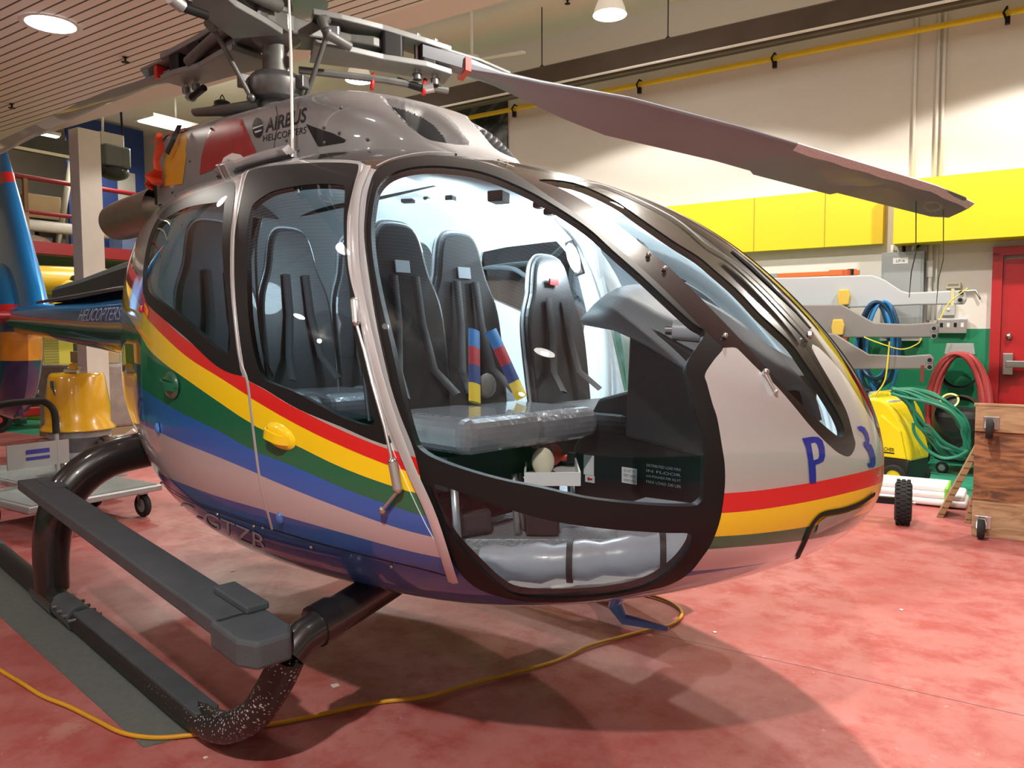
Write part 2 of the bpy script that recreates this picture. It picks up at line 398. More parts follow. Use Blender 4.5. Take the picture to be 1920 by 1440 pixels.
O['door'] = [(706, 318), (740, 300), (800, 292), (873, 297), (925, 310), (970, 328), (1030, 368), (1100, 415), (1160, 466), (1230, 528), (1290, 588), (1340, 638), (1356, 652), (1338, 676), (1322, 702), (1326, 720), (1336, 757), (1345, 785), (1354, 838), (1359, 872), (1359, 915), (1351, 972), (1335, 1017), (1317, 1045), (1291, 1076), (1252, 1098), (1190, 1113), (1119, 1126), (1020, 1130), (957, 1124), (900, 1106), (865, 1078), (836, 1034), (811, 975), (794, 923), (777, 848), (750, 778), (730, 715), (707, 613), (693, 527), (683, 447), (685, 393), (692, 350)]
O['wind_glass'] = [(1010, 337), (1075, 342), (1150, 374), (1200, 408), (1262, 451), (1310, 481), (1340, 506), (1375, 536), (1400, 561), (1425, 588), (1450, 611), (1485, 645), (1510, 680), (1535, 716), (1558, 752), (1574, 780), (1583, 803), (1582, 816), (1574, 819), (1560, 810), (1523, 778), (1490, 745), (1455, 710), (1417, 667), (1375, 622), (1340, 586), (1295, 540), (1250, 497), (1200, 455), (1150, 415), (1100, 380), (1050, 353)]
O['roof_black'] = 'special'
O['sglass'] = [(476, 384), (500, 366), (521, 357), (563, 349), (600, 346), (639, 348), (647, 358), (645, 417), (648, 485), (656, 541), (662, 600), (672, 660), (688, 725), (702, 770), (703, 790), (694, 797), (678, 795), (640, 781), (600, 760), (554, 735), (515, 720), (493, 707), (478, 666), (467, 593), (464, 506), (464, 447), (468, 404)]
O['sframe'] = [(462, 330), (473, 319), (521, 311), (606, 306), (662, 308), (673, 315), (665, 347), (656, 387), (652, 417), (653, 485), (659, 527), (670, 569), (683, 637), (703, 740), (722, 800), (733, 833), (700, 826), (640, 800), (560, 767), (496, 729), (464, 711), (459, 690), (449, 622), (441, 535), (441, 447), (447, 404), (455, 360)]
O['sdoor'] = [(458, 326), (470, 314), (521, 306), (606, 301), (666, 303), (679, 312), (670, 350), (661, 387), (657, 417), (658, 485), (664, 527), (675, 569), (688, 637), (708, 740), (733, 830), (760, 900), (800, 985), (846, 1072), (800, 1067), (700, 1044), (600, 1018), (512, 991), (490, 900), (475, 790), (464, 711), (455, 690), (445, 622), (437, 535), (437, 447), (443, 404), (451, 360)]
O['rglass'] = [(277, 506), (287, 447), (306, 415), (350, 390), (400, 381), (421, 380), (421, 386), (417, 447), (420, 506), (428, 579), (432, 637), (428, 662), (408, 655), (350, 602), (292, 558), (279, 540)]
O['rframe'] = [(268, 535), (271, 491), (280, 447), (295, 412), (315, 389), (352, 368), (397, 352), (432, 341), (441, 350), (436, 404), (432, 447), (432, 535), (440, 622), (450, 690), (452, 704), (408, 687), (350, 634), (292, 585), (274, 564)]
ORDER = ['door_glass', 'lower_glass', 'door', 'wind_glass', 'windframe', 'roof_black', 'sglass', 'sframe', 'sdoor', 'rglass', 'rframe']
polys = []
EDG = [(1361, 652), (1378, 652), (1388, 659), (1420, 691), (1455, 723), (1489, 762), (1523, 803), (1558, 838), (1575, 851), (1590, 856), (1599, 849), (1604, 833), (1599, 812), (1588, 773), (1569, 735), (1546, 696), (1530, 668), (1522, 652)]
def special(name):
    if name == 'windframe':   # frame of the windscreen half: pillar line, teardrop end, centre line of the hull back to the cowling
        P = [FU.inv(FU.hit(*p)) for p in [tuple(q) for q in spl_pts([(925, 308), (970, 328), (1030, 368), (1100, 415), (1160, 466), (1230, 528), (1290, 588), (1340, 638), (1356, 652)], 4)]+[tuple(q) for q in spl_pts(EDG, 4)]]
        xs = np.linspace(3.165, 1.9, 30)
        P = P+[(math.sqrt(FU.X0-x), PI/2-.0001) for x in xs]
        return P
    if name == 'roof_black':
        P = [FU.inv(FU.hit(*p)) for p in [tuple(q) for q in spl_pts([(560, 299), (620, 300), (670, 302), (706, 318), (740, 300), (800, 292), (873, 297), (925, 308)], 4)]]
        return P+[(math.sqrt(FU.X0-x), PI/2-.0001) for x in np.linspace(1.9, 1.0, 12)]
for k in ORDER:
    polys.append((k, special(k) if k in ('windframe', 'roof_black') else dom(FU, O[k])))
us = [.003, .02, .045]+[.045+.031*i for i in range(1, 69)]+[2.2]
us = sorted(set([u for u in us if u < 2.19]+[2.2]))
ths = [(-PI/2)+PI*i/84 for i in range(85)]
HULL = Shell(FU, us, ths, polys)

def xzdom(P):
    o = []
    for x, z in P: o.append(FU.inv(at_xz(x, z)))
    return o
_dg = [FU.inv(FU.hit(*p)) for p in spl_pts([p for p in O['door_glass'] if True][5:35], 4)]
_dg = [p for p in _dg if p[0] < math.sqrt(3.36-1.78)]
rear_e = [(1.76, .99), (1.64, 1.15), (1.58, 1.4), (1.565, 1.55), (1.58, 1.77), (1.64, 1.92), (1.75, 2.02)]
rear_o = [(1.72, .93), (1.57, 1.10), (1.51, 1.4), (1.50, 1.55), (1.515, 1.78), (1.58, 1.97), (1.73, 2.08)]
_do = [FU.inv(FU.hit(*p)) for p in spl_pts(O['door'], 4)]; _do = [p for p in _do if p[0] < math.sqrt(3.36-1.80)]
i0 = max(range(len(_do)), key=lambda i: math.hypot(_do[i][0]-_do[i-1][0], _do[i][1]-_do[i-1][1])); _do = _do[i0:]+_do[:i0]
PW = [(.76, 1.93), (.80, 1.965), (1.0, 1.98), (1.40, 1.98), (1.45, 1.93), (1.43, 1.6), (1.38, 1.47), (1.30, 1.48), (1.0, 1.58), (.76, 1.68), (.70, 1.74), (.71, 1.85)]
PO = [(.73, 1.96), (.79, 2.0), (1.0, 2.01), (1.42, 2.01), (1.475, 1.95), (1.455, 1.6), (1.41, 1.435), (1.30, 1.45), (1.0, 1.55), (.74, 1.65), (.67, 1.73), (.68, 1.87)]
pd = dict(polys)
PORT = Shell(FU, us, ths, [('door_glass', _dg+xzdom(rear_e)), ('lower_glass', pd['lower_glass']), ('door', _do+xzdom(rear_o[::1])), ('wind_glass', pd['wind_glass']), ('windframe', pd['windframe']), ('roof_black', pd['roof_black']),
  ('sglass', xzdom(PW)), ('sframe', xzdom(PO)), ('sdoor', pd['sdoor'])])
heli = thing('helicopter', 'silver helicopter with red yellow green and blue stripes parked on skids', 'helicopter')
W_IN = mat('headliner_white', (.86, .87, .88), .55, var=.02)
HS = HULL
for mir in (False, True):
    HS = PORT if mir else HULL
    fu = link('fuselage_shell', HS.mesh(['body'], .02, BODY, W_IN, mir), heli)
    rb = link('roof_panel', HS.mesh(['roof_black'], .015, BLACK, W_IN, mir), heli); rb['label'] = 'glossy black roof panel'
    dr = link('front_door', HS.mesh(['door'], .028, BLKM, W_IN if mir else BLKM, mir), heli); dr['label'] = 'black framed front door with large bubble glass'
    link('door_glass', HS.mesh(['door_glass'], 0, GLA, None, mir, -.004), dr)
    link('lower_glass', HS.mesh(['lower_glass'], 0, GLA, None, mir, -.004), dr)
    wf = link('windscreen_frame', HS.mesh(['windframe'], .025, BLACK, BLKM, mir), heli); wf['label'] = 'black windscreen frame'
    link('windscreen_glass', HS.mesh(['wind_glass'], 0, GLA, None, mir, -.003), wf)
    sd = link('sliding_door', HS.mesh(['sdoor'], .02, BODY, W_IN, mir, .004), heli); sd['label'] = 'striped sliding door'
    sf = link('window_frame', HS.mesh(['sframe'], .02, BLKM, W_IN if mir else BLKM, mir, .003), sd)
    link('window_glass', HS.mesh(['sglass'], 0, GLB, None, mir, .001), sd)
    if mir: continue
    rf = link('rear_window_frame', HS.mesh(['rframe'], .02, BLKM, BLKM, mir, .002), heli)
    link('rear_window_glass', HS.mesh(['rglass'], 0, GLC, None, mir, .001), rf)

# rear bulkhead
t22 = np.full(60, 2.2); tha = np.linspace(-PI/2, PI/2, 60); rimp = FU.P(t22, tha)
ring = [tuple(p) for p in rimp]+[(p[0], -p[1], p[2]) for p in rimp[::-1]]
b = MB(); V = list(ring); F = []; n = len(ring)
for k, (sc_, dx) in enumerate([(.93, .05), (.75, .10), (.4, .13), (.02, .14)]):
    V += [(p[0]-dx, p[1]*sc_, 1.6+(p[2]-1.6)*sc_) for p in ring]
for k in range(4):
    for i in range(n): F.append((k*n+i, k*n+(i+1) % n, (k+1)*n+(i+1) % n, (k+1)*n+i))
b.add(V, F, BODY, True).build('rear_fairing', heli)
# cabin rear wall
b = MB(); tb = np.full(40, math.sqrt(3.36+.75)); rr = FU.P(tb, np.linspace(-PI/2, PI/2, 40)); ring = [(p[0], p[1]*.96, p[2]) for p in rr]+[(p[0], -p[1]*.96, p[2]) for p in rr[::-1]]
b.add(ring, [tuple(range(len(ring)))], TRIM).build('cabin_rear_wall', heli)

# seams and rivets
def ribbon(name, pix, w, mt, parent, off=.0045, k=5, surf=FU):
    pts = [surf.inv(surf.hit(*p)) for p in spl_pts(pix, k)]; P = []; N = []
    for t, th in pts: t = np.array([t]); th = np.array([th]); P.append(surf.P(t, th)[0]); N.append(surf.N(t, th)[0])
    V = []; F = []
    for i, (p, n) in enumerate(zip(P, N)):
        d = P[min(i+1, len(P)-1)]-P[max(i-1, 0)]; s = np.cross(d, n); s /= max(np.linalg.norm(s), 1e-9)
        V += [p+n*off-s*w/2, p+n*(off+w*.15), p+n*off+s*w/2]
    for i in range(len(P)-1): a = 3*i; F += [(a, a+1, a+4, a+3), (a+1, a+2, a+5, a+4)]
    return MB().add(V, F, mt, True).build(name, parent)
ribbon('door_seam', [(458, 326), (443, 404), (437, 490), (441, 580), (451, 670), (466, 716), (475, 790), (490, 900), (512, 991)], .014, SILV, heli)
ribbon('belly_seam', [(300, 904), (350, 936), (430, 965), (512, 991), (600, 1017), (700, 1043), (800, 1067), (846, 1080)], .006, BLKM, heli)
ribbon('pillar_trim', [(690, 318), (674, 360), (668, 410), (669, 480), (676, 540), (690, 610), (712, 700), (740, 790), (775, 880), (815, 970), (852, 1085)], .03, SILV, heli, .012)
ribbon('door_gap', [(700, 345), (690, 393), (687, 447), (696, 527), (711, 613), (733, 715)], .004, RUB, heli, .006)
ribbon('roof_highlight', [(706, 314), (740, 299), (800, 288), (860, 291), (925, 303), (965, 316)], .010, SILV, heli, .006)  # white highlight along the roof edge, laid on as a silver ribbon
ribbon('centre_seal', [(1080, 343), (1144, 356), (1260, 411), (1325, 463), (1370, 492), (1430, 546), (1517, 638)], .016, BLKM, heli, .008)
for i, p in enumerate([(1215, 480), (1245, 506), (1358, 632)]):
    P = FU.proj_pt(*p, .006); MB().sphere(P, .008, STEEL, 10).build('pillar_screw', heli)
for p in [(300, 906), (410, 963), (478, 985), (495, 988), (585, 1024), (735, 1060), (935, 303), (950, 308), (855, 290)]:
    MB().sphere(FU.proj_pt(*p, .004), .006, STEEL, 8).build('rivet', heli)

ribbon('window_seal', [(482, 384), (468, 450), (467, 520), (471, 600), (481, 666), (496, 706)], .012, mat('seal_tan', (.22, .19, .13), .7), heli, -.03)
# door handles, latches
def oval_patch(name, c, ax, w, h, mt, parent, off=.004, dome=.01, n=28):
    """c pixel centre, ax pixel direction of the long axis"""
    P0 = FU.hit(*c); t, th = FU.inv(P0); N0 = FU.N(np.array([t]), np.array([th]))[0]; q = FU.hit(c[0]+ax[0], c[1]+ax[1]); a = q-P0; a -= N0*(a@N0); a /= np.linalg.norm(a); b2 = np.cross(N0, a)
    V = [P0+N0*(off+dome)]; F = []
    for k, (s, z) in enumerate([(.5, dome*.9), (.85, dome*.6), (1, 0)]):
        for i in range(n): w_ = 2*PI*i/n; V.append(P0+a*math.cos(w_)*w/2*s+b2*math.sin(w_)*h/2*s+N0*(off+z))
    for i in range(n): F.append((0, 1+i, 1+(i+1) % n))
    for k in range(2):
        for i in range(n): F.append((1+k*n+i, 1+(k+1)*n+i, 1+(k+1)*n+(i+1) % n, 1+k*n+(i+1) % n))
    return MB().add(V, F, mt, True).build(name, parent), (P0, N0, a, b2)
YELP = mat('yellow_gloss', YEL, .35, coat=1, var=0); GRNP = mat('green_gloss', (.006, .10, .05), .35, coat=1, var=0); BLUP = mat('blue_gloss', (.03, .16, .5), .3, coat=1, var=0)
for nm, c, mt, mt2, w, h in (('door_handle', (526, 817), YELP, BLKM, .16, .075), ('baggage_door_handle', (323, 722), GRNP, BLKM, .17, .10)):
    o, (P0, N0, a, b2) = oval_patch(nm, c, (30, 14), w, h, mt, heli, .004, .012)
    V, F = [], []
    for i in range(9):
        s = (i/8-.5)*w*.72; hgt = .028*(1-(2*i/8-1)**4)
        for q in (-1, 1): V.append(P0+a*s+b2*(q*.014)+N0*(.012+hgt)); V.append(P0+a*s+b2*(q*.014)+N0*(.004+hgt))
    for i in range(8): k = 4*i; F += [(k, k+2, k+6, k+4), (k+1, k+5, k+7, k+3), (k, k+4, k+5, k+1), (k+2, k+3, k+7, k+6)]
    MB().add(V, F, mt, True).build('grip', o)
for p in [(298, 803), (527, 972), (267, 580)]:
    oval_patch('latch_cap', p, (2, 10), .05, .03, BLUP if p[1] > 600 else REDP, heli, .003, .012)

# letters on the nose
def quad_map(S, q, off=.0025):
    (x0, y0), (x1, y1), (x2, y2), (x3, y3) = q   # bottom-left, bottom-right, top-right, top-left
    def f(u, v):
        x = (x0*(1-u)+x1*u)*(1-v)+(x3*(1-u)+x2*u)*v; y = (y0*(1-u)+y1*u)*(1-v)+(y3*(1-u)+y2*u)*v
        return S.proj_pt(x, y, off)
    return f
def poly_letter(name, strokes, S, mt, parent, off=.0025):
    """closed pixel outlines filled on the surface"""
    b = MB()
    for st in strokes:
        P = [Vector((float(x), float(y))) for x, y in st]; n = len(P); E = [(i, (i+1) % n) for i in range(n)]
        xs = [p.x for p in P]; ys = [p.y for p in P]; g = []
        x = min(xs)+3
        while x < max(xs):
            y = min(ys)+3
            while y < max(ys):
                if pip([(p.x, p.y) for p in P], x, y): g.append(Vector((x, y)))
                y += 6
            x += 6
        ov, _, of, *_ = delaunay_2d_cdt(P+g, E, [], 1, 1e-4)
        F = [f for f in of if pip([(p.x, p.y) for p in P], sum(ov[i].x for i in f)/3, sum(ov[i].y for i in f)/3)]
        b.add([S.proj_pt(v.x, v.y, off) for v in ov], F, mt, True)
    return b.build(name, parent)
poly_letter('nose_letter', [[(1503, 822), (1521, 819), (1533, 819.5), (1541, 826), (1545, 840), (1546, 855), (1543, 864), (1535, 869), (1528, 871), (1529, 890), (1529, 905), (1517, 906), (1516, 888), (1514, 862), (1510, 838)],
   ], FU, BLUL, heli)
poly_letter('nose_letter_counter', [[(1519, 832), (1526, 830), (1530, 834), (1533, 844), (1534, 855), (1532, 860), (1524, 863), (1522, 850)]], FU, SILV, heli, .0035)
poly_letter('nose_numeral', [[(1606, 801), (1613, 799), (1620, 802), (1626, 812), (1629, 824), (1628, 832), (1632, 834), (1637, 845), (1640, 858), (1640, 870), (1637, 876), (1628, 877), (1625, 869), (1630, 868), (1630, 858), (1627, 847), (1619, 836), (1618, 829), (1623, 827), (1621, 818), (1616, 810), (1610, 808)]], FU, BLUL, heli)
text_on('registration', 'C-GTZB', quad_map(FU, [(338, 962), (497, 1034), (495, 1003), (336, 938)]), LGREY, heli, cuts=2)

# nose landing light fairing
ribbon('nose_light_trim', [(1494, 1045), (1508, 1015), (1518, 990), (1530, 972), (1545, 962), (1580, 955), (1612, 943), (1638, 926)], .016, RUB, heli, .003)
poly_letter('nose_light_lens', [[(1528, 1000), (1534, 978), (1548, 968), (1582, 961), (1612, 950), (1634, 936), (1622, 948), (1596, 968), (1562, 984)]], FU, mat('lens', (.25, .3, .28), .08, coat=1), heli, .004)

# tow hook / wire cutter bracket on the nose cheek
def bracket(name, p0, p1, parent, w=.022):
    A = FU.proj_pt(*p0, .012); B = FU.proj_pt(*p1, .012); b = MB(); b.tube([A, B], [w*.9, w*.5], ALU, 10, sy=.35); b.sphere(A, w, STEEL, 12, (1, 1, 1)); b.sphere(B, w*.6, STEEL, 10)
    return b.build(name, parent)
bracket('cheek_bracket', (1431, 702), (1450, 738), heli, .010)
for (a, c2, d) in [((672, 570), (676, 610), .012), ((744, 865), (754, 915), .014)]:
    A = FU.proj_pt(*a, .02); B = FU.proj_pt(*c2, .02)
    h = MB().cyl(A, B, d, ALU, 14).sphere(A, d*1.05, STEEL, 10).sphere(B, d*.9, STEEL, 10).build('door_hinge', heli)
A = FU.proj_pt(754, 918, .02); B = FU.proj_pt(725, 952, .02); MB().tube([A, B], .009, ALU, 8, sy=.5).sphere(B, .012, STEEL, 10).build('hinge_arm', heli)
A = [FU.proj_pt(*p, .018) for p in [(676, 612), (690, 660), (705, 720), (728, 800), (742, 862)]]
MB().tube(A, .0045, ALU, 8).build('hinge_rod', heli)
# ------------------------------------------------------------------ engine cowling
KC = np.arange(0, 1.81, .2)
CQ = dict(hw=[0, .10, .21, .32, .385, .41, .43, .43, .43, .42], zt=[2.15, 2.18, 2.235, 2.42, 2.545, 2.635, 2.675, 2.715, 2.765, 2.805],
          zb=[2.12, 2.08, 2.0, 1.95, 1.9, 1.9, 1.9, 1.9, 1.9, 1.9], zc=[2.14, 2.155, 2.19, 2.24, 2.28, 2.3, 2.3, 2.3, 2.3, 2.3],
          nt=[2.4, 2.5, 2.7, 2.9, 3.1, 3.3, 3.4, 3.5, 3.5, 3.5], nb=[3.]*10)
CW = Surf(CQ, 1.93, KC)
intake = [CW.inv(CW.hit(*p)) for p in spl_pts([(714, 181), (733, 203), (767, 237), (793, 257), (822, 266), (878, 271), (862, 243), (840, 219), (805, 199), (760, 187)], 4, True)]
dark = [CW.inv(CW.hit(*p)) for p in spl_pts([(734, 201), (765, 205), (800, 214), (824, 234), (838, 260), (812, 264), (795, 256), (770, 238), (748, 218)], 3, True)]

CSH = Shell(CW, [.004, .03]+[.06+.03*i for i in range(12)]+[.42+.0085*i for i in range(82)]+[1.12+.03*i for i in range(17)]+[1.62], [-.03+(PI/2+.03)*i/160 for i in range(161)], [('dark', dark), ('intake', intake)])
# press the intake region inwards
ed = np.array(intake)
for i, (u, th) in enumerate(CSH.uv):
    if pip(intake, u, th):
        d = np.sqrt(((ed[:, 0]-u)**2*2+((ed[:, 1]-th)*.4)**2)).min(); q_ = min(1, d/.13); CSH.P[i] -= CSH.N[i]*.13*q_*q_*(3-2*q_)
DKP = [(730, 199), (760, 207), (790, 219), (813, 234), (828, 252), (838, 270), (820, 310), (740, 310), (725, 230)]
for j, (t, c) in enumerate(zip(CSH.tri, CSH.cls)):   # dark colour painted into the scoop for the shade of a duct mouth
    if c != 'body':
        P = CSH.P[list(t)].mean(0)-CAM; z = P@_v; CSH.cls[j] = 'dark' if pip(DKP, 960+FPX*(P@_r)/z, 720-FPX*(P@_u)/z) else 'intake'
fl = {}
for t, c in zip(CSH.tri, CSH.cls):
    if c != 'body':
        a, b2, c2 = [CSH.P[i] for i in t]; n = np.cross(b2-a, c2-a)
        for i in t:
            fl.setdefault(i, np.zeros(3)); fl[i] = fl[i]+(n if n@CSH.N[i] > 0 else -n)
for i, n in fl.items():
    if pip(intake, *CSH.uv[i]): CSH.N[i] = n/max(np.linalg.norm(n), 1e-9)
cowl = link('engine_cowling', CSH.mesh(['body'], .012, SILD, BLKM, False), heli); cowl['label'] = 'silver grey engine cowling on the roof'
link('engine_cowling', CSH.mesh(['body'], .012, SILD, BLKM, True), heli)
for mir in (False, True):
    link('air_intake', CSH.mesh(['intake'], 0, SILD, None, mir), cowl); link('intake_shade', CSH.mesh(['dark'], 0, mat('duct_shade', (.022, .025, .028), .5), None, mir), cowl)
# rear frame of the cowling and engine bay bulkhead
u18 = np.full(40, 1.618); th = np.linspace(-.03, PI/2, 40); rp = CW.P(u18, th); ring = [tuple(p) for p in rp]+[(p[0], -p[1], p[2]) for p in rp[::-1]]
V = ring+[(p[0]-.03, p[1]*1.01, p[2]+.006) for p in ring]; n = len(ring)
b = MB(); b.add(V, [(i, i+1, n+i+1, n+i) for i in range(n-1)], BLKM, True); b.add([(p[0]-.015, p[1]*.97, p[2]) for p in ring], [tuple(range(n))], DSTEEL); b.build('engine_bulkhead', heli)
PINK = mat('pink_reflection', (.32, .10, .08), .4, coat=.5)
ribbon('edge_reflection', [(284, 268), (300, 259), (325, 250), (352, 243)], .05, PINK, heli, .006, surf=CW)  # reddish reflection on the cowling top, put on as a coloured ribbon
RARC = mat('decal_red', (.27, .018, .022), .45, coat=.4, var=.35, scale=14); YARC = mat('decal_yellow', (.55, .27, .015), .45, coat=.4); WARC = mat('decal_white', (.7, .68, .66), .45, coat=.4)
poly_letter('side_emblem', [[(375, 328), (378, 296), (386, 262), (398, 238), (412, 229), (440, 222), (455, 224), (466, 250), (478, 278), (486, 300), (452, 300), (440, 292), (425, 300), (415, 312)]], CW, RARC, heli)
poly_letter('emblem_arc', [[(412, 316), (420, 296), (436, 287), (452, 290), (464, 302), (440, 308)]], CW, WARC, heli, .003)
poly_letter('emblem_band', [[(308, 350), (307, 310), (313, 280), (325, 255), (350, 247), (352, 262), (349, 300), (343, 345)]], CW, YARC, heli)
text_on('maker_lettering', 'AIRBUS', quad_map(CW, [(498, 249), (573, 229), (577, 201), (500, 223)]), BLKL, heli, bold=True, cuts=1)
text_on('maker_lettering', 'HELICOPTERS', quad_map(CW, [(494, 266), (574, 250), (576, 237), (494, 254)]), BLKL, heli, cuts=1)
def ell(cx, cy, rx, ry, n=24, rot=0.): return [(cx+rx*math.cos(2*PI*i/n)*math.cos(rot)-ry*math.sin(2*PI*i/n)*math.sin(rot), cy+rx*math.cos(2*PI*i/n)*math.sin(rot)+ry*math.sin(2*PI*i/n)*math.cos(rot)) for i in range(n)]
poly_letter('maker_roundel', [ell(484, 240, 10, 19)], CW, BLKL, heli)
poly_letter('maker_roundel_line', [[(475, 240), (494, 234), (494, 236), (475, 243)], [(478, 247), (492, 243), (491, 246), (480, 250)]], CW, LGREY, heli, .0035)
poly_letter('access_grille', [[(575, 233), (597, 241), (625, 250), (649, 262), (646, 267), (622, 271), (598, 275), (586, 254)]], CW, BLKM, heli, .004)
for p in [(608, 240), (637, 250), (538, 263), (357, 302), (397, 242), (640, 203), (690, 262), (610, 268), (500, 290), (560, 282)]: MB().sphere(CW.proj_pt(*p, .003), .008, DSTEEL, 8).build('fastener', heli)
ribbon('cowling_seam', [(518, 200), (522, 230), (516, 262), (514, 290)], .004, BLKM, heli, .003, surf=CW)
RIB = mat('ribbon_red', (.55, .05, .015), .55, var=.3, scale=20)
MB().tube([CW.proj_pt(*p, .05) for p in [(312, 262), (316, 285), (309, 305), (313, 322), (304, 335), (312, 347)]], [.018, .026, .018, .024, .05, .03], RIB, 7, sy=.35).tube([CW.proj_pt(*p, .05) for p in [(306, 338), (296, 348), (300, 358)]], [.035, .03, .01], RIB, 7, sy=.4).build('warning_ribbon', heli)
MB().tube([CW.proj_pt(*p, .04) for p in [(346, 246), (338, 268), (326, 292)]], .016, BELT0, 6, sy=.3).build('cover_strap', heli)
# roof rail with bracket
pts = [(330, 352), (365, 336), (400, 322), (440, 309), (500, 300), (545, 297)]
RP = [FU.proj_pt(*p, .035) for p in spl_pts(pts, 4)]
MB().tube(RP, .028, SILV, 4, sy=.9).build('roof_rail', heli)
MB().tube([p-np.array([0, 0, .035]) for p in RP], .02, BLKM, 4).build('rail_channel', heli)
A = FU.proj_pt(440, 312, .03)
MB().box(A, (.14, .03, .05), SILV, M=Matrix.Rotation(.3, 3, 'Y')).box(A+np.array([.03, -.035, -.04]), (.05, .05, .10), ALU, M=Matrix.Rotation(.5, 3, 'X')).box(A+np.array([-.03, -.03, -.03]), (.02, .06, .10), ALU, M=Matrix.Rotation(.5, 3, 'X')).build('rail_bracket', heli, .003)
MB().tube([FU.proj_pt(*p, .068) for p in [(378, 328), (405, 318)]], .026, mat('tape_yellow', (.6, .58, .12), .6), 4).build('rail_tape', heli)
# whip antenna, wipers
A = FU.proj_pt(547, 291, .0); MB().tube([A, A+np.array([0, 0, .03])], .02, SILV, 12).tube([A+np.array([0, 0, .02]), A+np.array([.005, 0, .45]), A+np.array([-.012, .0, .93])], [.007, .006, .004], WHITE, 8).build('whip_antenna', heli)
MB().tube([FU.proj_pt(*p, .03) for p in [(1372, 488), (1400, 515), (1435, 552), (1480, 598), (1512, 628)]], [.012, .016, .014, .008, .006], BLKM, 8, sy=.6).sphere(FU.proj_pt(1516, 634, .015), .012, STEEL, 8).build('wiper_arm', heli)
hk = onx(1410, 502, 2.93)
# belly antenna
P = onz(1175, 1165, .42); Q0 = onz(1165, 1125, .62)
MB().tube([(2.66, -.25, .635), (2.63, -.25, .58), (2.66, -.24, .535), (2.79, -.18, .52)], [.05, .035, .028, .012], BLUP, 10, sy=.4).build('belly_antenna', heli)

# ------------------------------------------------------------------ tail
BOOMP = paint('boom_paint', [[(-7.5, 1.86), (-2, 1.66), (3.4, 1.66)], [(-7.5, 1.80), (-2, 1.57), (3.4, 1.57)], [(-7.5, 1.77), (-2, 1.52), (3.4, 1.52)], [(-7.5, 1.74), (-2, 1.50), (3.4, 1.5)]],
               [((.02, .10, .32), .2), ((.55, .42, .16), .6), ((.30, .30, .40), .75), ((.07, .06, .13), .7)], (-7.6, 3.4), base=(.005, .20, .52))
b = MB(); V = []; F = []; xs = [-1.2, -1.6, -2.1, -2.8, -3.6, -4.5, -5.4, -6.0]; ry = [.36, .33, .29, .25, .22, .195, .175, .17]; rt = [.28, .27, .25, .22, .20, .18, .165, .16]; zc_ = [1.54, 1.54, 1.54, 1.56, 1.59, 1.62, 1.65, 1.66]
for x, a, c, z in zip(xs, ry, rt, zc_):
    for k in range(40): w = 2*PI*k/40; V.append((x, a*math.copysign(abs(math.cos(w))**.85, math.cos(w)), z+c*math.copysign(abs(math.sin(w))**.85, math.sin(w))))
for i in range(len(xs)-1):
    for k in range(40): F.append((i*40+k, i*40+(k+1) % 40, (i+1)*40+(k+1) % 40, (i+1)*40+k))
boom = b.add(V, F, BOOMP, True).build('tail_boom', heli)
def boomf(u, v):
    # slanted lettering on the starboard side of the boom
    x = -3.75+2.0*u+.03*v; z = 1.585+.10*v+.015*(1-u); y = -(.215+.095*u)*math.sqrt(max(0, 1-((z-1.585)/.25)**2))-.012
    return (x, y, z)
text_on('tail_lettering', 'YUKON HELICOPTERS' if False else 'HELICOPTERS', lambda u, v: boomf(.42+.58*u, v), mat('letter_lilac', (.35, .38, .55), .4), boom, cuts=1)
# black cover on top of the boom
b = MB()
prof = [(-.19, 0), (-.18, .16), (-.12, .23), (.12, .23), (.18, .16), (.19, 0)]
V = []; st = [(-1.25, 1.0, 1.86), (-2.3, .95, 1.82), (-3.3, .8, 1.80), (-4.2, .66, 1.80), (-4.3, .5, 1.80)]
for x, s, z in st: V += [(x, y*s, z+h*s*1.02) for y, h in prof]
F = [(i*6+k, i*6+k+1, (i+1)*6+k+1, (i+1)*6+k) for i in range(len(st)-1) for k in range(5)]+[tuple(range(6)), tuple(range(24, 30))]
b.add(V, F, mat('dark_cover', (.035, .042, .045), .5, var=.3, bump=.2), False).build('drive_shaft_cover', heli, .02)
MB().tube([(-1.3, -.26, 1.83), (-4.4, -.2, 1.80)], .015, DSTEEL, 8).build('cover_rail', heli)
MB().lathe([(.14, 0), (.135, .3), (.135, .5), (.13, .75), (.125, .86), (.11, .86), (.11, .3)], mat('exhaust_steel', (.42, .38, .33), .38, metal=.9, var=.25, scale=8), (-.80, -.34, 2.27), 36, Matrix.Rotation(-PI/2, 3, 'Y')).build('exhaust_pipe', heli)
# fenestron, fin, stabiliser
FENP = paint('fin_paint', [[(-7.5, 1.83), (3.4, 1.83)], [(-7.5, 1.62), (3.4, 1.62)], [(-7.5, 1.52), (3.4, 1.52)], [(-7.5, 1.2), (3.4, 1.2)]], [(RED, 0), ((.05, .12, .3), .2), ((.75, .30, .02), 0), ((.015, .03, .12), .1)], (-7.6, 3.4), base=(.005, .24, .62))
b = MB(); pr = [(.52, -.15), (.56, -.20), (.72, -.20), (.88, -.12), (.94, 0), (.88, .12), (.72, .20), (.56, .20), (.52, .15), (.52, -.15)]
b.lathe(pr, FENP, (-6.62, 0, 1.42), 48, Matrix.Rotation(PI/2, 3, 'X')).build('fenestron_shroud', heli)
b = MB()
for k in range(10):
    w = 2*PI*k/10; b.box((-6.62+.29*math.cos(w), 0, 1.42+.29*math.sin(w)), (.5, .03, .09), DSTEEL, M=Matrix.Rotation(-w, 3, 'Y'))
b.sphere((-6.62, 0, 1.42), .14, DSTEEL, 16, (1, .8, 1)).build('fenestron_rotor', heli)
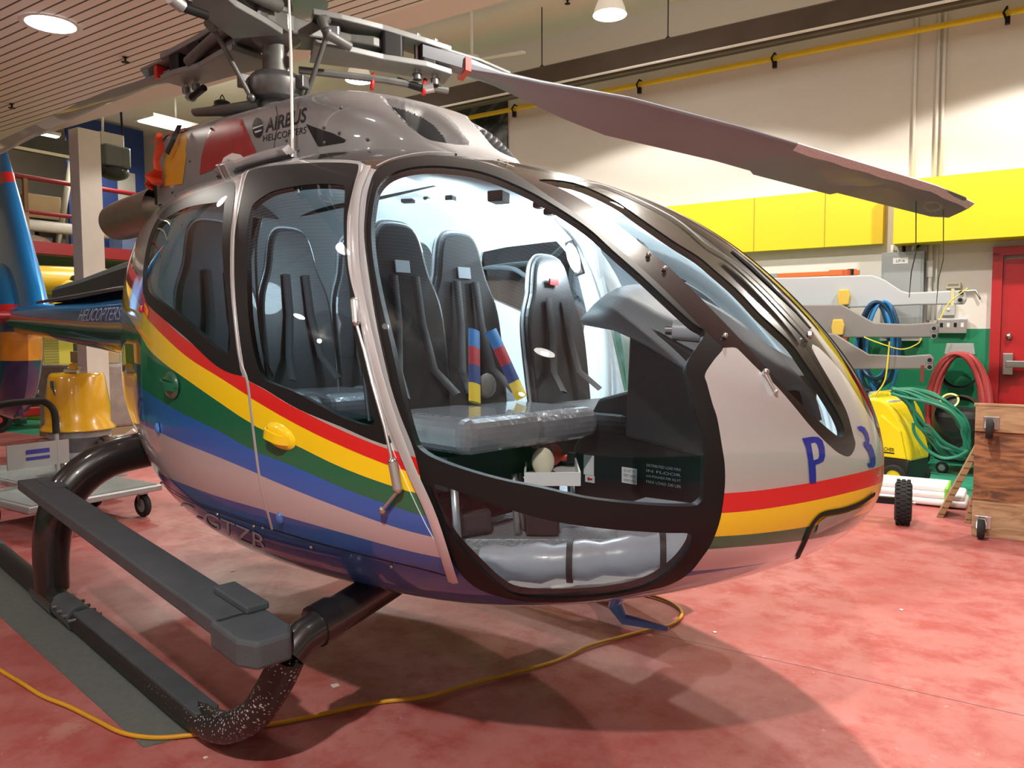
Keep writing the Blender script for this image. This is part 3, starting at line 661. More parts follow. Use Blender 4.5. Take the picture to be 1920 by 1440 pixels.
V = []; F = []; lev = [(1.70, -4.95, -6.9, .10), (2.0, -5.12, -6.9, .09), (2.5, -5.5, -6.95, .08), (3.0, -5.88, -7.0, .068), (3.22, -6.05, -7.02, .06), (3.34, -6.14, -7.03, .058), (3.6, -6.32, -7.05, .045), (3.64, -6.40, -7.05, .02)]
cs = [(0, 0), (.01, .4), (.04, .75), (.12, 1), (.3, 1), (.65, .6), (1, .08), (1, -.08), (.65, -.6), (.3, -1), (.12, -1), (.04, -.75), (.01, -.4)]
for z, a, c, t in lev: V += [(a+(c-a)*u, t*w, z) for u, w in cs]
nc = len(cs)
fb = MB(); blue = paint('fin_blue', [[(-7.5, 3.345), (3.4, 3.345)], [(-7.5, 3.215), (3.4, 3.215)]], [(RED, 0), ((.003, .20, .55), .25)], (-7.6, 3.4), base=(.003, .20, .55), zs=5.)
for i in range(len(lev)-1):
    for k in range(nc): F.append((i*nc+k, i*nc+(k+1) % nc, (i+1)*nc+(k+1) % nc, (i+1)*nc+k))
F.append(tuple(range((len(lev)-1)*nc, len(lev)*nc)))
fb.add(V, F, blue, True).build('tail_fin', heli)
b = MB(); V = []; F = []
for y, a, c, t in [(-1.36, -5.75, -6.3, .02), (-1.3, -5.72, -6.3, .035), (0, -5.62, -6.3, .05), (1.3, -5.72, -6.3, .035), (1.36, -5.75, -6.3, .02)]: V += [(a+(c-a)*u, y, 1.70+t*w) for u, w in cs]
for i in range(4):
    for k in range(nc): F.append((i*nc+k, i*nc+(k+1) % nc, (i+1)*nc+(k+1) % nc, (i+1)*nc+k))
F += [tuple(range(nc)), tuple(range(4*nc, 5*nc))]
b.add(V, F, mat('stab_red', (.40, .02, .025), .35, coat=1)).build('horizontal_stabiliser', heli)
MB().prism([(-6.0, 1.0), (-6.15, .55), (-6.35, .5), (-6.5, .95)], lambda x, z, w: (x, -.03+w, z), .06, mat('tail_bumper', (.03, .03, .09), .4, coat=.5)).build('tail_bumper', heli, .01)

# ------------------------------------------------------------------ skid gear
SKP = mat('gear_black', (.012, .012, .013), .32, coat=.7, var=.2, scale=10); 
def wornmat():
    m, nt, out = new_mat('worn_black'); N = nt.nodes; L = nt.links
    b = N.new('ShaderNodeBsdfPrincipled'); L.new(b.outputs[0], out.inputs[0]); b.inputs['Roughness'].default_value = .45
    tc = N.new('ShaderNodeTexCoord'); v = N.new('ShaderNodeTexVoronoi'); v.inputs['Scale'].default_value = 75; L.new(tc.outputs['Object'], v.inputs[0])
    sx = N.new('ShaderNodeSeparateXYZ'); L.new(tc.outputs['Object'], sx.inputs[0])
    mr = N.new('ShaderNodeMapRange'); mr.inputs[1].default_value = .7; mr.inputs[2].default_value = 1.55; mr.inputs[3].default_value = .04; mr.inputs[4].default_value = .30; L.new(sx.outputs[0], mr.inputs[0])
    n = N.new('ShaderNodeTexNoise'); n.inputs['Scale'].default_value = 9; L.new(tc.outputs['Object'], n.inputs[0])
    mu = N.new('ShaderNodeMath'); mu.operation = 'MULTIPLY'; L.new(mr.outputs[0], mu.inputs[0]); L.new(n.outputs['Fac'], mu.inputs[1])
    lt = N.new('ShaderNodeMath'); lt.operation = 'LESS_THAN'; L.new(v.outputs['Distance'], lt.inputs[0]); m2 = N.new('ShaderNodeMath'); m2.operation = 'MULTIPLY'; m2.inputs[1].default_value = 1.6; L.new(mu.outputs[0], m2.inputs[0]); L.new(m2.outputs[0], lt.inputs[1])
    mx = N.new('ShaderNodeMix'); mx.data_type = 'RGBA'; mx.inputs[6].default_value = (.014, .014, .015, 1); mx.inputs[7].default_value = (.5, .5, .5, 1); L.new(lt.outputs[0], mx.inputs[0]); L.new(mx.outputs[2], b.inputs['Base Color'])
    return m
WORN = wornmat(); STEPM = mat('step_grey', (.060, .072, .085), .6, var=.35, scale=9, bump=.25, bscale=300)
for sg in (-1, 1):
    Y = 1.12*sg
    pts = [(-1.75, Y, .06), (-1.2, Y, .06), (0, Y, .06), (.9, Y, .06), (1.32, Y, .065), (1.58, Y, .10), (1.80, Y*.995, .22), (1.93, Y*.985, .36), (2.0, Y*.97, .48)]
    sk = MB().tube(spl_pts(pts, 5), .055, WORN, 16).build('skid_tube', heli)
    MB().tube([(2.0, Y*.97, .48), (2.0, Y*.93, .52), (1.97, Y*.75, .56), (1.93, Y*.5, .62), (1.9, 0, .64)], [.055, .055, .062, .065, .065], SKP, 16).build('cross_tube', heli)
    MB().tube([(1.985, Y*.88, .535), (1.975, Y*.82, .545)], .07, SKP, 16).tube([(1.97, Y*.80, .55), (1.95, Y*.72, .565)], .058, STEEL, 16).build('tube_collar', heli)
    rl = [(-.5, 0, .82), (-.5, Y*.3, .82), (-.5, Y*.55, .81), (-.5, Y*.75, .77), (-.5, Y*.9, .65), (-.5, Y*.975, .48), (-.5, Y*1.0, .3), (-.5, Y, .10)]
    MB().tube(spl_pts(rl, 4), [.105]*17+[.105-.002*i for i in range(12)], SKP, 20, sy=.85, up=(1, 0, 0)).build('rear_cross_tube', heli)
    MB().tube([(-.70, Y, .06), (-.3, Y, .06)], .068, SKP, 16).tube([(-.32, Y, .065), (-.02, Y, .065)], .064, STEPM, 16).build('skid_saddle', heli)
    for q in range(4):
        MB().cyl((-.22+.09*q, Y-.075, .09), (-.22+.09*q, Y+.075, .09), .009, DSTEEL, 8).build('saddle_bolt', heli)
    MB().prism([(.02, -.045), (1.45, -.045), (1.52, 0), (1.45, .045), (.02, .045)], lambda x, y, w, Y=Y: (x, Y+y, .105+w), .018, STEPM).build('skid_tread', heli, .004)
    # long boarding step
    s0, s1 = (-.66, Y*1.03, .695), (1.86, Y*1.05, .585)
    d = np.array(s1)-np.array(s0); ang = math.atan2(d[2], d[0])
    f = lambda u, v, w, s0=s0, d=d: tuple(np.array(s0)+d*u+np.array([0, v, w]))
    st = MB().prism([(0, -.075), (1, -.075), (1, .075), (0, .075)], f, -.055, STEPM).build('boarding_step', heli, .008)
    MB().prism([(.985, -.085), (1.06, -.085), (1.085, -.05), (1.085, .06), (1.06, .095), (.985, .095)], f, -.085, BLKM if False else STEPM).build('step_end_block', st, .012)
    MB().prism([(.90, .02), (1.0, .02), (1.0, .10), (.90, .10)], f, .025, STEPM).build('step_bracket', st, .006)
    if sg < 0: MB().prism([(.03, .0), (.13, .0), (.13, .09), (.03, .09)], f, .006, STEPM).build('step_pad', st)
st = onz(188, 877, .8)
MB().box((-.5, -.83, .835), (.06, .05, .004), WHITE, M=Matrix.Rotation(.45, 3, 'X')).build('gear_sticker', heli)

# ------------------------------------------------------------------ rotor
HUBM = mat('hub_grey', (.13, .135, .13), .5, metal=.3, var=.35, scale=12, coat=.2); HUBL = mat('hub_light', (.24, .25, .25), .45, metal=.3, var=.2, scale=8)
BLADE = mat('blade_grey', (.17, .185, .21), .45, coat=.25, var=.06, scale=3)
hub = MB(); hub.lathe([(.13, 2.72), (.10, 2.80), (.075, 2.86), (.075, 3.12), (.12, 3.14), (.16, 3.18), (.16, 3.26), (.10, 3.30), (.10, 3.36), (0, 3.36)], HUBM, n=32)
hub = hub.build('rotor_mast', heli)
b = MB().lathe([(.085, 2.80), (.15, 2.82), (.17, 2.86), (.17, 2.92), (.13, 2.96), (.085, 2.97)], DSTEEL, n=32)
for k in range(3):
    w = R_(20+120*k); b.box((.17*math.cos(w), .17*math.sin(w), 2.90), (.09, .06, .07), DSTEEL, rz=w)
b.build('swashplate', heli, .006)
MB().lathe([(0, 3.47), (.20, 3.455), (.29, 3.41), (.30, 3.39), (.27, 3.385), (0, 3.40)], mat('cap_grey', (.5, .5, .49), .4, coat=.5), n=40).tube([(0, 0, 3.3), (0, 0, 3.42)], .09, HUBM, 20).build('hub_cap', heli)
MB().tube([(.0, -.1, 2.78), (-.18, -.22, 2.76), (-.35, -.33, 2.76)], [.05, .05, .035], HUBM, 12, sy=.6).build('scissor_link', heli)
AZ = [(R_(64.4), [(0, 3.215), (.5, 3.2), (.8, 3.17), (1.5, 3.05), (2, 2.975), (3, 2.85), (4, 2.69), (4.7, 2.58), (5.345, 2.47)]),
      (R_(190), [(0, 3.215), (.5, 3.2), (.8, 3.19), (1.5, 3.175), (2, 3.155), (3, 3.10), (4, 3.03), (5.345, 2.92)]),
      (R_(-55.6), [(0, 3.215), (.5, 3.2), (.8, 3.19), (1.5, 3.175), (2, 3.155), (3, 3.10), (4, 3.03), (5.345, 2.92)])]
af = [(0, 0), (.012, .022), (.06, .05), (.2, .072), (.4, .066), (.7, .036), (1, .004), (1, -.004), (.7, -.022), (.4, -.045), (.2, -.05), (.06, -.034), (.012, -.016)]
def zint(T, r):
    for (a, za), (c, zc2) in zip(T, T[1:]):
        if r <= c: return za+(zc2-za)*(r-a)/(c-a)
    return T[-1][1]
def twist(r): return float(np.interp(r, [.8, 1.2, 2.2, 3.5, 5.3], [4, 8, 24, 22, 17]))
def blade(az, T, near):
    root = None
    f = lambda r, c, h: (r*math.cos(az)+c*math.sin(az), r*math.sin(az)-c*math.cos(az), zint(T, r)+h)   # +c = leading edge side (clockwise rotor)
    # arm and sleeve plates
    b = MB()
    V = []; F = []
    for r, w, t in [(.08, .13, .05), (.2, .11, .045), (.32, .075, .03), (.42, .07, .025), (.55, .085, .03), (.62, .07, .03)]:
        V += [f(r, w, t), f(r, w, -t), f(r, -w, -t), f(r, -w, t)]
    for i in range(5):
        for k in range(4): F.append((i*4+k, i*4+(k+1) % 4, (i+1)*4+(k+1) % 4, (i+1)*4+k))
    F += [(0, 1, 2, 3), (20, 21, 22, 23)]
    b.add(V, F, HUBM).build('star_arm', hub, .01)
    b = MB()
    for hh in (.085, -.085):
        V = []; F = []
        for r, w, dh in [(.20, .15, .0), (.36, .14, .0), (.6, .105, 0), (.86, .11, 0), (1.02, .10, 0)]:
            h = hh*(1 if r < .8 else .8); V += [f(r, w, h+.018), f(r, w, h-.018), f(r, -w, h-.018), f(r, -w, h+.018)]
        for i in range(4):
            for k in range(4): F.append((i*4+k, i*4+(k+1) % 4, (i+1)*4+(k+1) % 4, (i+1)*4+k))
        F += [(0, 1, 2, 3), (16, 17, 18, 19)]
        b.add(V, F, HUBL)
    sl = b.build('blade_sleeve', hub, .006)
    for r, c, sz in [(.30, 0, (.12, .19, .20)), (.66, .0, (.13, .21, .17)), (.88, .0, (.10, .19, .15))]:
        MB().box(f(r, c, 0), sz, BLKM if r > .5 else DSTEEL, rz=az).build('elastomer_block', hub, .02, seg=3)
    MB().tube([f(.22, -.13, .05), f(.5, -.12, .0), f(.7, -.1, -.04)], [.04, .03, .035], HUBM, 12).build('drag_damper', hub)
    MB().prism([(.95, -.08), (1.3, -.07), (1.42, .04), (1.2, .10), (.95, .10)], lambda x, y, w: f(x, y, .045+w), .02, HUBL).build('cuff_plate', hub, .006)
    for r in (.82, .93):
        b = MB(); b.cyl(f(r, .03, -.13), f(r, .03, .12), .018, STEEL, 12).cyl(f(r, .03, -.15), f(r, .03, -.115), .03, DSTEEL, 12).build('blade_pin', hub)
    b = MB(); b.cyl(f(.70, .0, -.17), f(.86, .02, -.19), .022, BLKM, 12).cyl(f(.86, .02, -.19), f(.92, .04, -.17), .03, ALU, 12).build('damper', hub)
    b = MB(); b.tube([f(.28, .10, .07), f(.24, .2, .02), f(.27, .23, -.06), f(.40, .17, -.09)], [.03, .028, .03, .026], HUBM, 10).build('pitch_horn', hub)
    b = MB(); b.cyl(f(.27, .23, -.05), (.165*math.cos(az-.5), .165*math.sin(az-.5), 2.80), .014, HUBM, 12)
    b.sphere(f(.27, .23, -.05), .03, DSTEEL, 12).sphere((.165*math.cos(az-.5), .165*math.sin(az-.5), 2.80), .026, DSTEEL, 12).build('pitch_link', hub)
    # blade
    V = []; F = []
    L = [(.84, .13, .10, 1.0), (1.1, .13, .10, 1.0), (1.35, .16, .09, .8), (1.6, .24, .11, .55), (1.9, .33, .14, .42), (2.2, .385, .16, .36), (3.1, .385, .16, .36), (3.42, .39, .16, .36), (3.47, .42, .16, .34), (4.2, .42, .16, .33), (4.24, .38, .16, .36), (4.9, .37, .16, .34), (5.2, .34, .14, .3), (5.345, .20, .05, .3)]
    n = len(af)
    for r, ch, le, tk in L:
        tw = R_(twist(r))
        for u, h in af:
            c = le-u*ch; hh = h*ch*(tk/.36)
            if r < 1.3: hh = max(-.035, min(.035, h*3))
            V.append(f(r, c*math.cos(tw)+hh*math.sin(tw), hh*math.cos(tw)+c*math.sin(tw)))
    for i in range(len(L)-1):
        for k in range(n): F.append((i*n+k, i*n+(k+1) % n, (i+1)*n+(k+1) % n, (i+1)*n+k))
    F += [tuple(range(n)), tuple(range((len(L)-1)*n, len(L)*n))]
    bo = MB().add(V, F, BLADE, True).build('rotor_blade', heli)
    b = MB(); b.prism([(1.10, -.07), (1.135, -.07), (1.135, .12), (1.10, .12)], lambda x, y, w: f(x, y, -.04+w), .08, REDP).build('balance_band', bo)
    if near:
        # worn silver leading edge strip
        V = []; F = []; rs = np.linspace(3.55, 5.33, 24)
        for r in rs:
            le = .10 if r < 4.9 else .10-.06*(r-4.9)/.445; tw = R_(twist(r)); ch = .38; le += .06; e = .006*math.sin(r*19)
            for c, h in ((le-.035+e, .022), (le-.008, .013), (le+.006, 0), (le-.012, -.011), (le-.05-e, -.020)): V.append(f(r, c*math.cos(tw)+h*math.sin(tw), h*math.cos(tw)+c*math.sin(tw)+(.0015 if h > 0 else -.0015)))
        for i in range(len(rs)-1):
            for k in range(4): F.append((i*5+k, i*5+k+1, i*5+k+6, i*5+k+5))
        MB().add(V, F, mat('worn_strip', (.62, .62, .66), .5, var=.4, scale=90), True).build('leading_edge_strip', bo)
        b = MB(); ring = []; 
        for q in range(25): w = 2*PI*q/24; ring.append(f(2.72+.035*math.cos(w), -.06+.055*math.sin(w), -.012))
        b.tube(ring, .004, YARC, 5, cap=False).build('painted_ring', bo)
    return bo
for i, (a, T) in enumerate(AZ): blade(a, T, i == 0)
MB().tube([(.08, .1, 3.0), (.28, .55, 3.0), (.44, .92, 2.98)], .022, HUBM, 8).build('blade_tie_bar', heli)
for r in (.5, .78): MB().tube([(r*.5, r, 3.03), (r*.5+.02, r-.03, 2.93)], .014, REDP, 6).build('tie_flag', heli)
def loopw(P, r=.004): MB().tube(spl_pts(P, 6), r, BLKM, 6).build('bonding_wire', heli)
loopw([dep(368, 92, 5.2), dep(360, 80, 5.2), dep(376, 76, 5.2), dep(396, 82, 5.2), dep(402, 95, 5.2)]); loopw([dep(732, 82, 5.8), dep(736, 70, 5.8), dep(744, 74, 5.8), dep(746, 84, 5.8)])
# ================================================================== cabin interior
SEATM = mat('seat_shell', (.03, .031, .033), .42, coat=.35, var=.15, scale=40); LEA = mat('seat_leather', (.028, .028, .030), .45, bump=.1, bscale=180)
EDGEM = mat('seat_edge', (.45, .46, .48), .35, metal=.5)
PLAST = mat('plastic_wrapped_foam', (.20, .21, .225), .22, coat=.6, var=.35, scale=5, bump=.5, bscale=22)
BELT = mat('belt_black', (.012, .012, .014), .6); TAG = mat('tag_white', (.70, .76, .82), .5)
back2d = [(-.20, .0), (-.205, .35), (-.19, .50), (-.145, .62), (-.12, .74), (-.095, .80), (-.05, .83), (.05, .83), (.095, .80), (.12, .74), (.145, .62), (.19, .50), (.205, .35), (.20, .0)]
def seat(x, y, z0, ht=1., cover=PLAST, tagm=True, pad=None, tilt=.14, lab=None):
    r = bpy.data.objects.new('seat', None); COL.objects.link(r); r.parent = heli; r.location = (x, y, z0)
    if lab: r['label'] = lab
    f = lambda u, v, w: (-v*ht*math.sin(tilt)+w, u, v*ht*math.cos(tilt))
    o = MB().prism([tuple(p) for p in spl_pts(back2d, 3)], f, -.07, SEATM).build('backrest', r, .018, seg=3)
    o2 = MB().tube([f(u*1.01, v*1.005, -.035) for u, v in spl_pts(back2d, 3)], .008, EDGEM, 6).build('edge_piping', o)
    MB().box((.28, 0, -.02), (.50, .42, .13), cover).build('seat_cushion', r, .055, seg=4)
    MB().box((.22, 0, -.16), (.36, .36, .12), BLKM).tube([(.05, -.15, -.2), (.0, -.15, -.42)], .014, ALU, 8).tube([(.4, -.15, -.2), (.42, -.15, -.42)], .014, ALU, 8).tube([(.05, .15, -.2), (0, .15, -.42)], .014, ALU, 8).tube([(.4, .15, -.2), (.42, .15, -.42)], .014, ALU, 8).build('seat_frame', r)
    for s in (-1, 1):
        MB().tube([f(s*.055, .60, .012), f(s*.06, .4, .018), f(s*.09, .2, .03), (.1, s*.13, .09)], [.022]*4, BELT, 6, sy=.2).build('shoulder_belt', r)
    if tagm: MB().box(f(.0, .64, .006), (.006, .07, .05), TAG, M=Matrix.Rotation(-tilt, 3, 'Y')).build('headrest_tag', r)
    if pad:
        for s in (-1, 1):
            for k, (mt) in enumerate(pad):
                a, c = k/len(pad), (k+1)/len(pad); g = lambda t, s=s: np.array([.035+.10*t, s*(.05+.09*t), .36-.30*t])
                MB().tube([g(a), g(c)], .035, mt, 8, sy=.35).build('harness_pad', r)
        MB().sphere((.06, 0, .12), .055, mat('buckle_grey', (.2, .19, .18), .5), 12, (.4, 1, 1)).build('harness_buckle', r)
    return r
HB = mat('pad_blue', (.02, .16, .42), .6); HR = mat('pad_red', (.35, .02, .03), .6); HY = mat('pad_yellow', (.7, .5, .03), .6); HN = mat('pad_navy', (.02, .05, .18), .6)
seat(1.70, -.34, 1.14, .96); seat(1.66, .03, 1.13, .97, pad=[HB, HR, HN, HY])
seat(1.77, .50, 1.12, .88, cover=LEA, tagm=False, lab='dark leather pilot seat')
for y in (-.62, -.21, .21, .62): seat(.62, y, 1.16, 1.05, cover=PLAST, tagm=False)
MB().box((1.70, .49, 1.72), (.01, .06, .03), REDP).build('seat_back_label', heli)
# floor, side skirt, console
FLR = mat('floor_plate', (.33, .36, .38), .45, metal=.3, var=.12, bump=.8, bscale=70)
fl2 = [(-.7, -.55), (0, -.76), (.8, -.92), (1.3, -.95), (1.60, -.78), (1.99, -.36), (2.48, .10), (2.80, .32), (2.80, .60), (2.4, .85), (1.9, 1.0), (1.3, 1.0), (.6, .92), (0, .76), (-.7, .55)]
def flim(x, y, z=.63):
    t = np.array([math.sqrt(3.36-x)]); zb_ = float(FU.ev('zb', t)[0])
    m = abs(at_xz(x, z)[1])-.05 if z > zb_+.01 else .05
    return math.copysign(min(abs(y), max(m, .03)), y)
fl2 = [tuple(p) for p in spl_pts(fl2, 3, True)]; fl2 = [(x, flim(x, y)) for x, y in fl2 if -.3 < x < 2.78]
MB().prism(fl2, lambda x, y, w: (x, y, .63+w), .07, FLR).build('cabin_floor', heli, .004)
DUCT = mat('duct_foil', (.36, .37, .40), .33, coat=.3, var=.3, scale=4, bump=.45, bscale=16)
dp = spl_pts([(2.28, -.52, .70), (2.48, -.38, .72), (2.66, -.20, .74), (2.80, .02, .76), (2.90, .22, .80)], 5)
MB().tube(dp, [.062+.008*math.sin(i*2.1) for i in range(len(dp))], DUCT, 16).build('heater_duct', heli)
for i in (6, 12, 16): MB().tube([dp[i]-np.array([.008, .006, 0]), dp[i]+np.array([.008, .006, 0])], .072, BELT, 16).build('duct_strap', heli)
CONS = mat('console_black', (.014, .014, .016), .5, var=.2)
cons = MB().prism([(1.98, .70), (2.78, .70), (2.80, 1.05), (2.55, 1.32), (2.12, 1.20), (1.98, .98)], lambda x, z, w: (x, .30+w, z), .34, CONS).build('centre_console', heli, .015)
for (px, py, w, h) in [(1104, 872, .055, .085), (1106, 898, .05, .03), (1180, 892, .075, .065)]:
    P = ony(px, py, .296); MB().box(P, (w, .003, h), WHTL).build('placard', cons)
P = ony(1106, 898, .2935); MB().prism([(-.015, 0), (-.003, .010), (-.003, .004), (.014, .004), (.014, -.004), (-.003, -.004), (-.003, -.010)], lambda u, v, w: (P[0]+u, P[1]-w, P[2]+v), .002, REDP).build('placard_arrow', cons)
P1 = ony(1212, 893, .294)
for i, t in enumerate(['DISTRIBUTED LOAD MAX', 'IN FLOOR', '610 POUNDS PER SQ FT', 'MAX LOAD 330 LBS']):
    text_on('placard_lettering', t, lambda u, v, i=i: (P1[0]+.16*u, .294, P1[2]+.04-.022*i+.011*v), WHTL, cons)
for i in range(3): text_on('placard_lettering', ['DO NOT PUT', 'FEET HERE', 'WHILE FLYING'][i], lambda u, v, i=i: (ony(1180, 892, .29)[0]-.03+.06*u, .2925, ony(1180, 892, .29)[2]+.014-.02*i+.01*v), BLKL, cons)
HOOD = mat('glareshield_grey', (.20, .22, .24), .55, var=.1)
b = MB(); V = []; F = []
for i in range(9):
    x = 2.38+.60*i/8; zt_ = 1.665-.018*i-.010*i*i*.35
    for j in range(15):
        y = -.06+.74*j/14*(1-.04*i)+.01*i; e = abs(2*j/14-1); V.append((x-.06*e**3*(1 if i == 0 else 0), y, zt_-.14*e**3.5))
for i in range(8):
    for j in range(14): k = i*15+j; F.append((k, k+1, k+16, k+15))
b.add(V, F, HOOD, True); o = b.build('glareshield', heli); m = o.modifiers.new('s', 'SOLIDIFY'); m.thickness = .03
MB().prism([(2.48, 1.10), (2.90, 1.05), (2.93, 1.32), (2.50, 1.54)], lambda x, z, w: (x, .0+w, z), .62, CONS).build('instrument_panel', heli, .01)
for k, (y, z, r) in enumerate([(.18, 1.40, .05), (.32, 1.40, .05), (.46, 1.40, .05), (.60, 1.38, .06), (.20, 1.25, .04), (.34, 1.25, .04), (.5, 1.22, .05)]):
    MB().tube([(2.50, y-.06, z), (2.46, y-.06, z)], r, BLACK, 20).tube([(2.462, y-.06, z), (2.456, y-.06, z)], r*.85, mat('gauge_face', (.05, .05, .05), .2, coat=1), 20).build('gauge', heli)
P = ony(1270, 618, .02); MB().tube([P+np.array([-.02, 0, 0]), P+np.array([.13, .09, -.01])], .035, mat('cam_grey', (.4, .43, .46), .4), 18).tube([P+np.array([-.04, -.012, .002]), P+np.array([-.01, 0, 0])], .012, STEEL, 10).build('compass', heli)
MB().prism([(2.42, .02), (2.66, .12), (2.62, .28), (2.40, .24)], lambda x, y, w: (x, y, .702+w), .13, mat('pod_grey', (.33, .35, .38), .5)).build('nose_equipment_box', heli, .015)
# headliner details
MB().sphere((1.78, -.06, 2.10), .30, mat('liner_grey', (.42, .46, .50), .5), 24, (.45, 1.5, .12)).build('overhead_panel', heli)
for p, s in [((845, 372), .03), ((935, 370), .055), ((800, 372), .02), ((1010, 385), .03), ((1030, 398), .03)]:
    P = ony(p[0], p[1], -.05); MB().box(P, (s*1.2, s*1.6, s*.8), BLKM, rz=.4).build('overhead_fitting', heli, .006)
for p in [(785, 409), (855, 413), (930, 415), (765, 377)]:
    P = onz(p[0], p[1], 2.22); P = P if P[0] < 1.6 else P; MB().box((P[0], P[1], min(P[2], 2.25)), (.07, .05, .02), BLKM, rz=.6).build('vent_outlet', heli, .004)
MB().tube(spl_pts([(.1, .88, 1.84), (.5, .92, 1.88), (.95, .93, 1.86), (1.15, .90, 1.80), (1.35, .88, 1.88)], 5), .014, mat('seal_grey', (.10, .12, .13), .6), 8).build('door_seal', heli)
for x in (1.52, ): MB().tube(spl_pts([(x-.05, .70, 2.05), (x, .90, 1.85), (x+.06, 1.0, 1.5), (x+.08, 1.02, 1.1), (x+.06, .98, .75)], 5), .035, WHITE, 10).build('door_pillar', heli)
MB().tube(spl_pts([(1.30, -.80, 1.92), (1.38, -.92, 1.65), (1.46, -.99, 1.3), (1.46, -.96, .9)], 5), .02, BLKM, 8).build('door_pillar', heli)
# loose equipment lying in the cabin
ex = thing('fire_extinguisher', 'red fire extinguisher lying under the front seats', 'fire extinguisher', (1.98, .02, .99)); 
MB().lathe([(0, -.13), (.045, -.125), (.052, -.1), (.052, .08), (.04, .12), (.02, .135), (.02, .16), (0, .16)], REDP, M=Matrix.Rotation(PI/2, 3, 'Y') @ Matrix.Rotation(.0, 3, 'X')).build('cylinder_body', ex)
MB().lathe([(.0532, -.07), (.0532, .02)], WHTL, M=Matrix.Rotation(PI/2, 3, 'Y'), n=28).build('label_wrap', ex); MB().box((.17, 0, .0), (.05, .025, .05), BLKM).build('valve', ex, .004)
ex.rotation_euler = (0, .12, -.75+1.57-.2)
tr = thing('parts_tray', 'white plastic tray on the cabin floor holding a headset and a plastic bag', 'tray', (2.15, -.03, .925), .75)
MB().box((0, 0, 0), (.20, .42, .008), WHITE).build('tray_base', tr, .002)
for s in (-1, 1): MB().box((s*.1, 0, .02), (.006, .42, .05), WHITE).build('tray_side', tr); MB().box((0, s*.21, .02), (.2, .006, .05), WHITE).build('tray_side', tr)
bx = thing('equipment_box', 'black equipment box under the white tray', 'box', (2.12, -.05, .81), .75); MB().box((0, 0, 0), (.13, .22, .21), CONS).build('case', bx, .01)
hs = thing('headset', 'headset with a cream ear cup lying on the white tray', 'headset', (2.17, -.10, .965), .75)
for s in (0, .1): MB().sphere((0, s, .02+s*.2), .055, CREAM if s == 0 else mat('dark_red_cup', (.12, .01, .01), .4, coat=.6), 20, (.8, .55, 1)).build('ear_cup', hs)
MB().tube(spl_pts([(0, 0, .06), (-.03, .03, .12), (-.05, .08, .13), (-.02, .11, .09)], 5), .006, BLKM, 8).build('headband', hs)
bag = MB().sphere((0, 0, 0), .09, glass('plastic_film', (.75, .78, .8), 2.), 14, (.8, 1.2, .7)).build('plastic_bag'); bag.location = (2.02, -.24, .985); tag(bag, 'crumpled clear plastic bag left on the tray beside the headset', 'bag')
dm = bag.modifiers.new('d', 'DISPLACE'); tx = bpy.data.textures.new('cr', 'CLOUDS'); tx.noise_scale = .05; dm.texture = tx; dm.strength = .05
rg = [(.0, (.40, .04, .04)), (.09, (.5, .5, .52)), (.18, (.05, .05, .06)), (.27, (.35, .05, .02)), (.36, (.25, .28, .3))]
for i, (t, c) in enumerate(rg):
    o = MB().tube(spl_pts([(0, 0, 0), (.06, .05, .03+.01*i), (.12, .0, .02), (.20, .07, .04)], 5), .012, mat('strap_%d' % i, c, .5), 6, sy=.5).build('tie_down_strap'); o.location = (1.70+t*.6, -.60+t*1.0, .90); o.rotation_euler = (0, 0, .5*i)
    tag(o, ['dark red strap end nearest the door under the front seats', 'grey webbing strap under the front seats', 'black strap coiled below the middle front seat', 'rust red strap beside the fire extinguisher', 'pale grey strap below the pilot side seat'][i], 'strap')
for i, (x, y, z, c, d) in enumerate([(1.80, -.62, .76, (.35, .03, .03), (.16, .10, .10)), (1.92, -.45, .75, (.32, .34, .37), (.12, .16, .08)), (1.98, -.30, .76, (.04, .04, .045), (.14, .10, .10)), (1.78, -.45, .93, (.30, .31, .33), (.10, .12, .07))]):
    o = thing(['red_pouch', 'grey_pouch', 'black_pouch', 'silver_pouch'][i], ['small red pouch on the cabin floor nearest the door', 'small grey pouch on the cabin floor beside the red pouch', 'small black pouch on the cabin floor behind the tray', 'small silver grey pouch tucked right under the front seat'][i], 'pouch', (x, y, z), .5*i+.3)
    MB().box((0, 0, 0), d, mat('pouch_%d' % i, c, .5, bump=.6, bscale=25)).build('pouch_body', o, .025, seg=3); MB().tube(spl_pts([(-.05, 0, d[2]/2), (0, .02, d[2]/2+.03), (.05, 0, d[2]/2)], 4), .006, BELT, 6).build('loop_handle', o)
MB().box((1.78, -.30, .80), (.30, .75, .14), CONS).build('seat_pedestal', heli, .02)
wk = thing('work_light', 'bright white work light clipped high inside the far cabin pillar', 'lamp', tuple(ony(1078, 484, .74)))
o = MB().box((0, 0, 0), (.05, .035, .18), BLKM).build('lamp_housing', wk, .006); MB().sphere((.0, -.02, 0), .03, emis('led_white', (.85, .95, 1), 60), 12, (1, 1, 2.6)).build('led_panel', wk)
wk.rotation_euler = (0, R_(-18), .3)

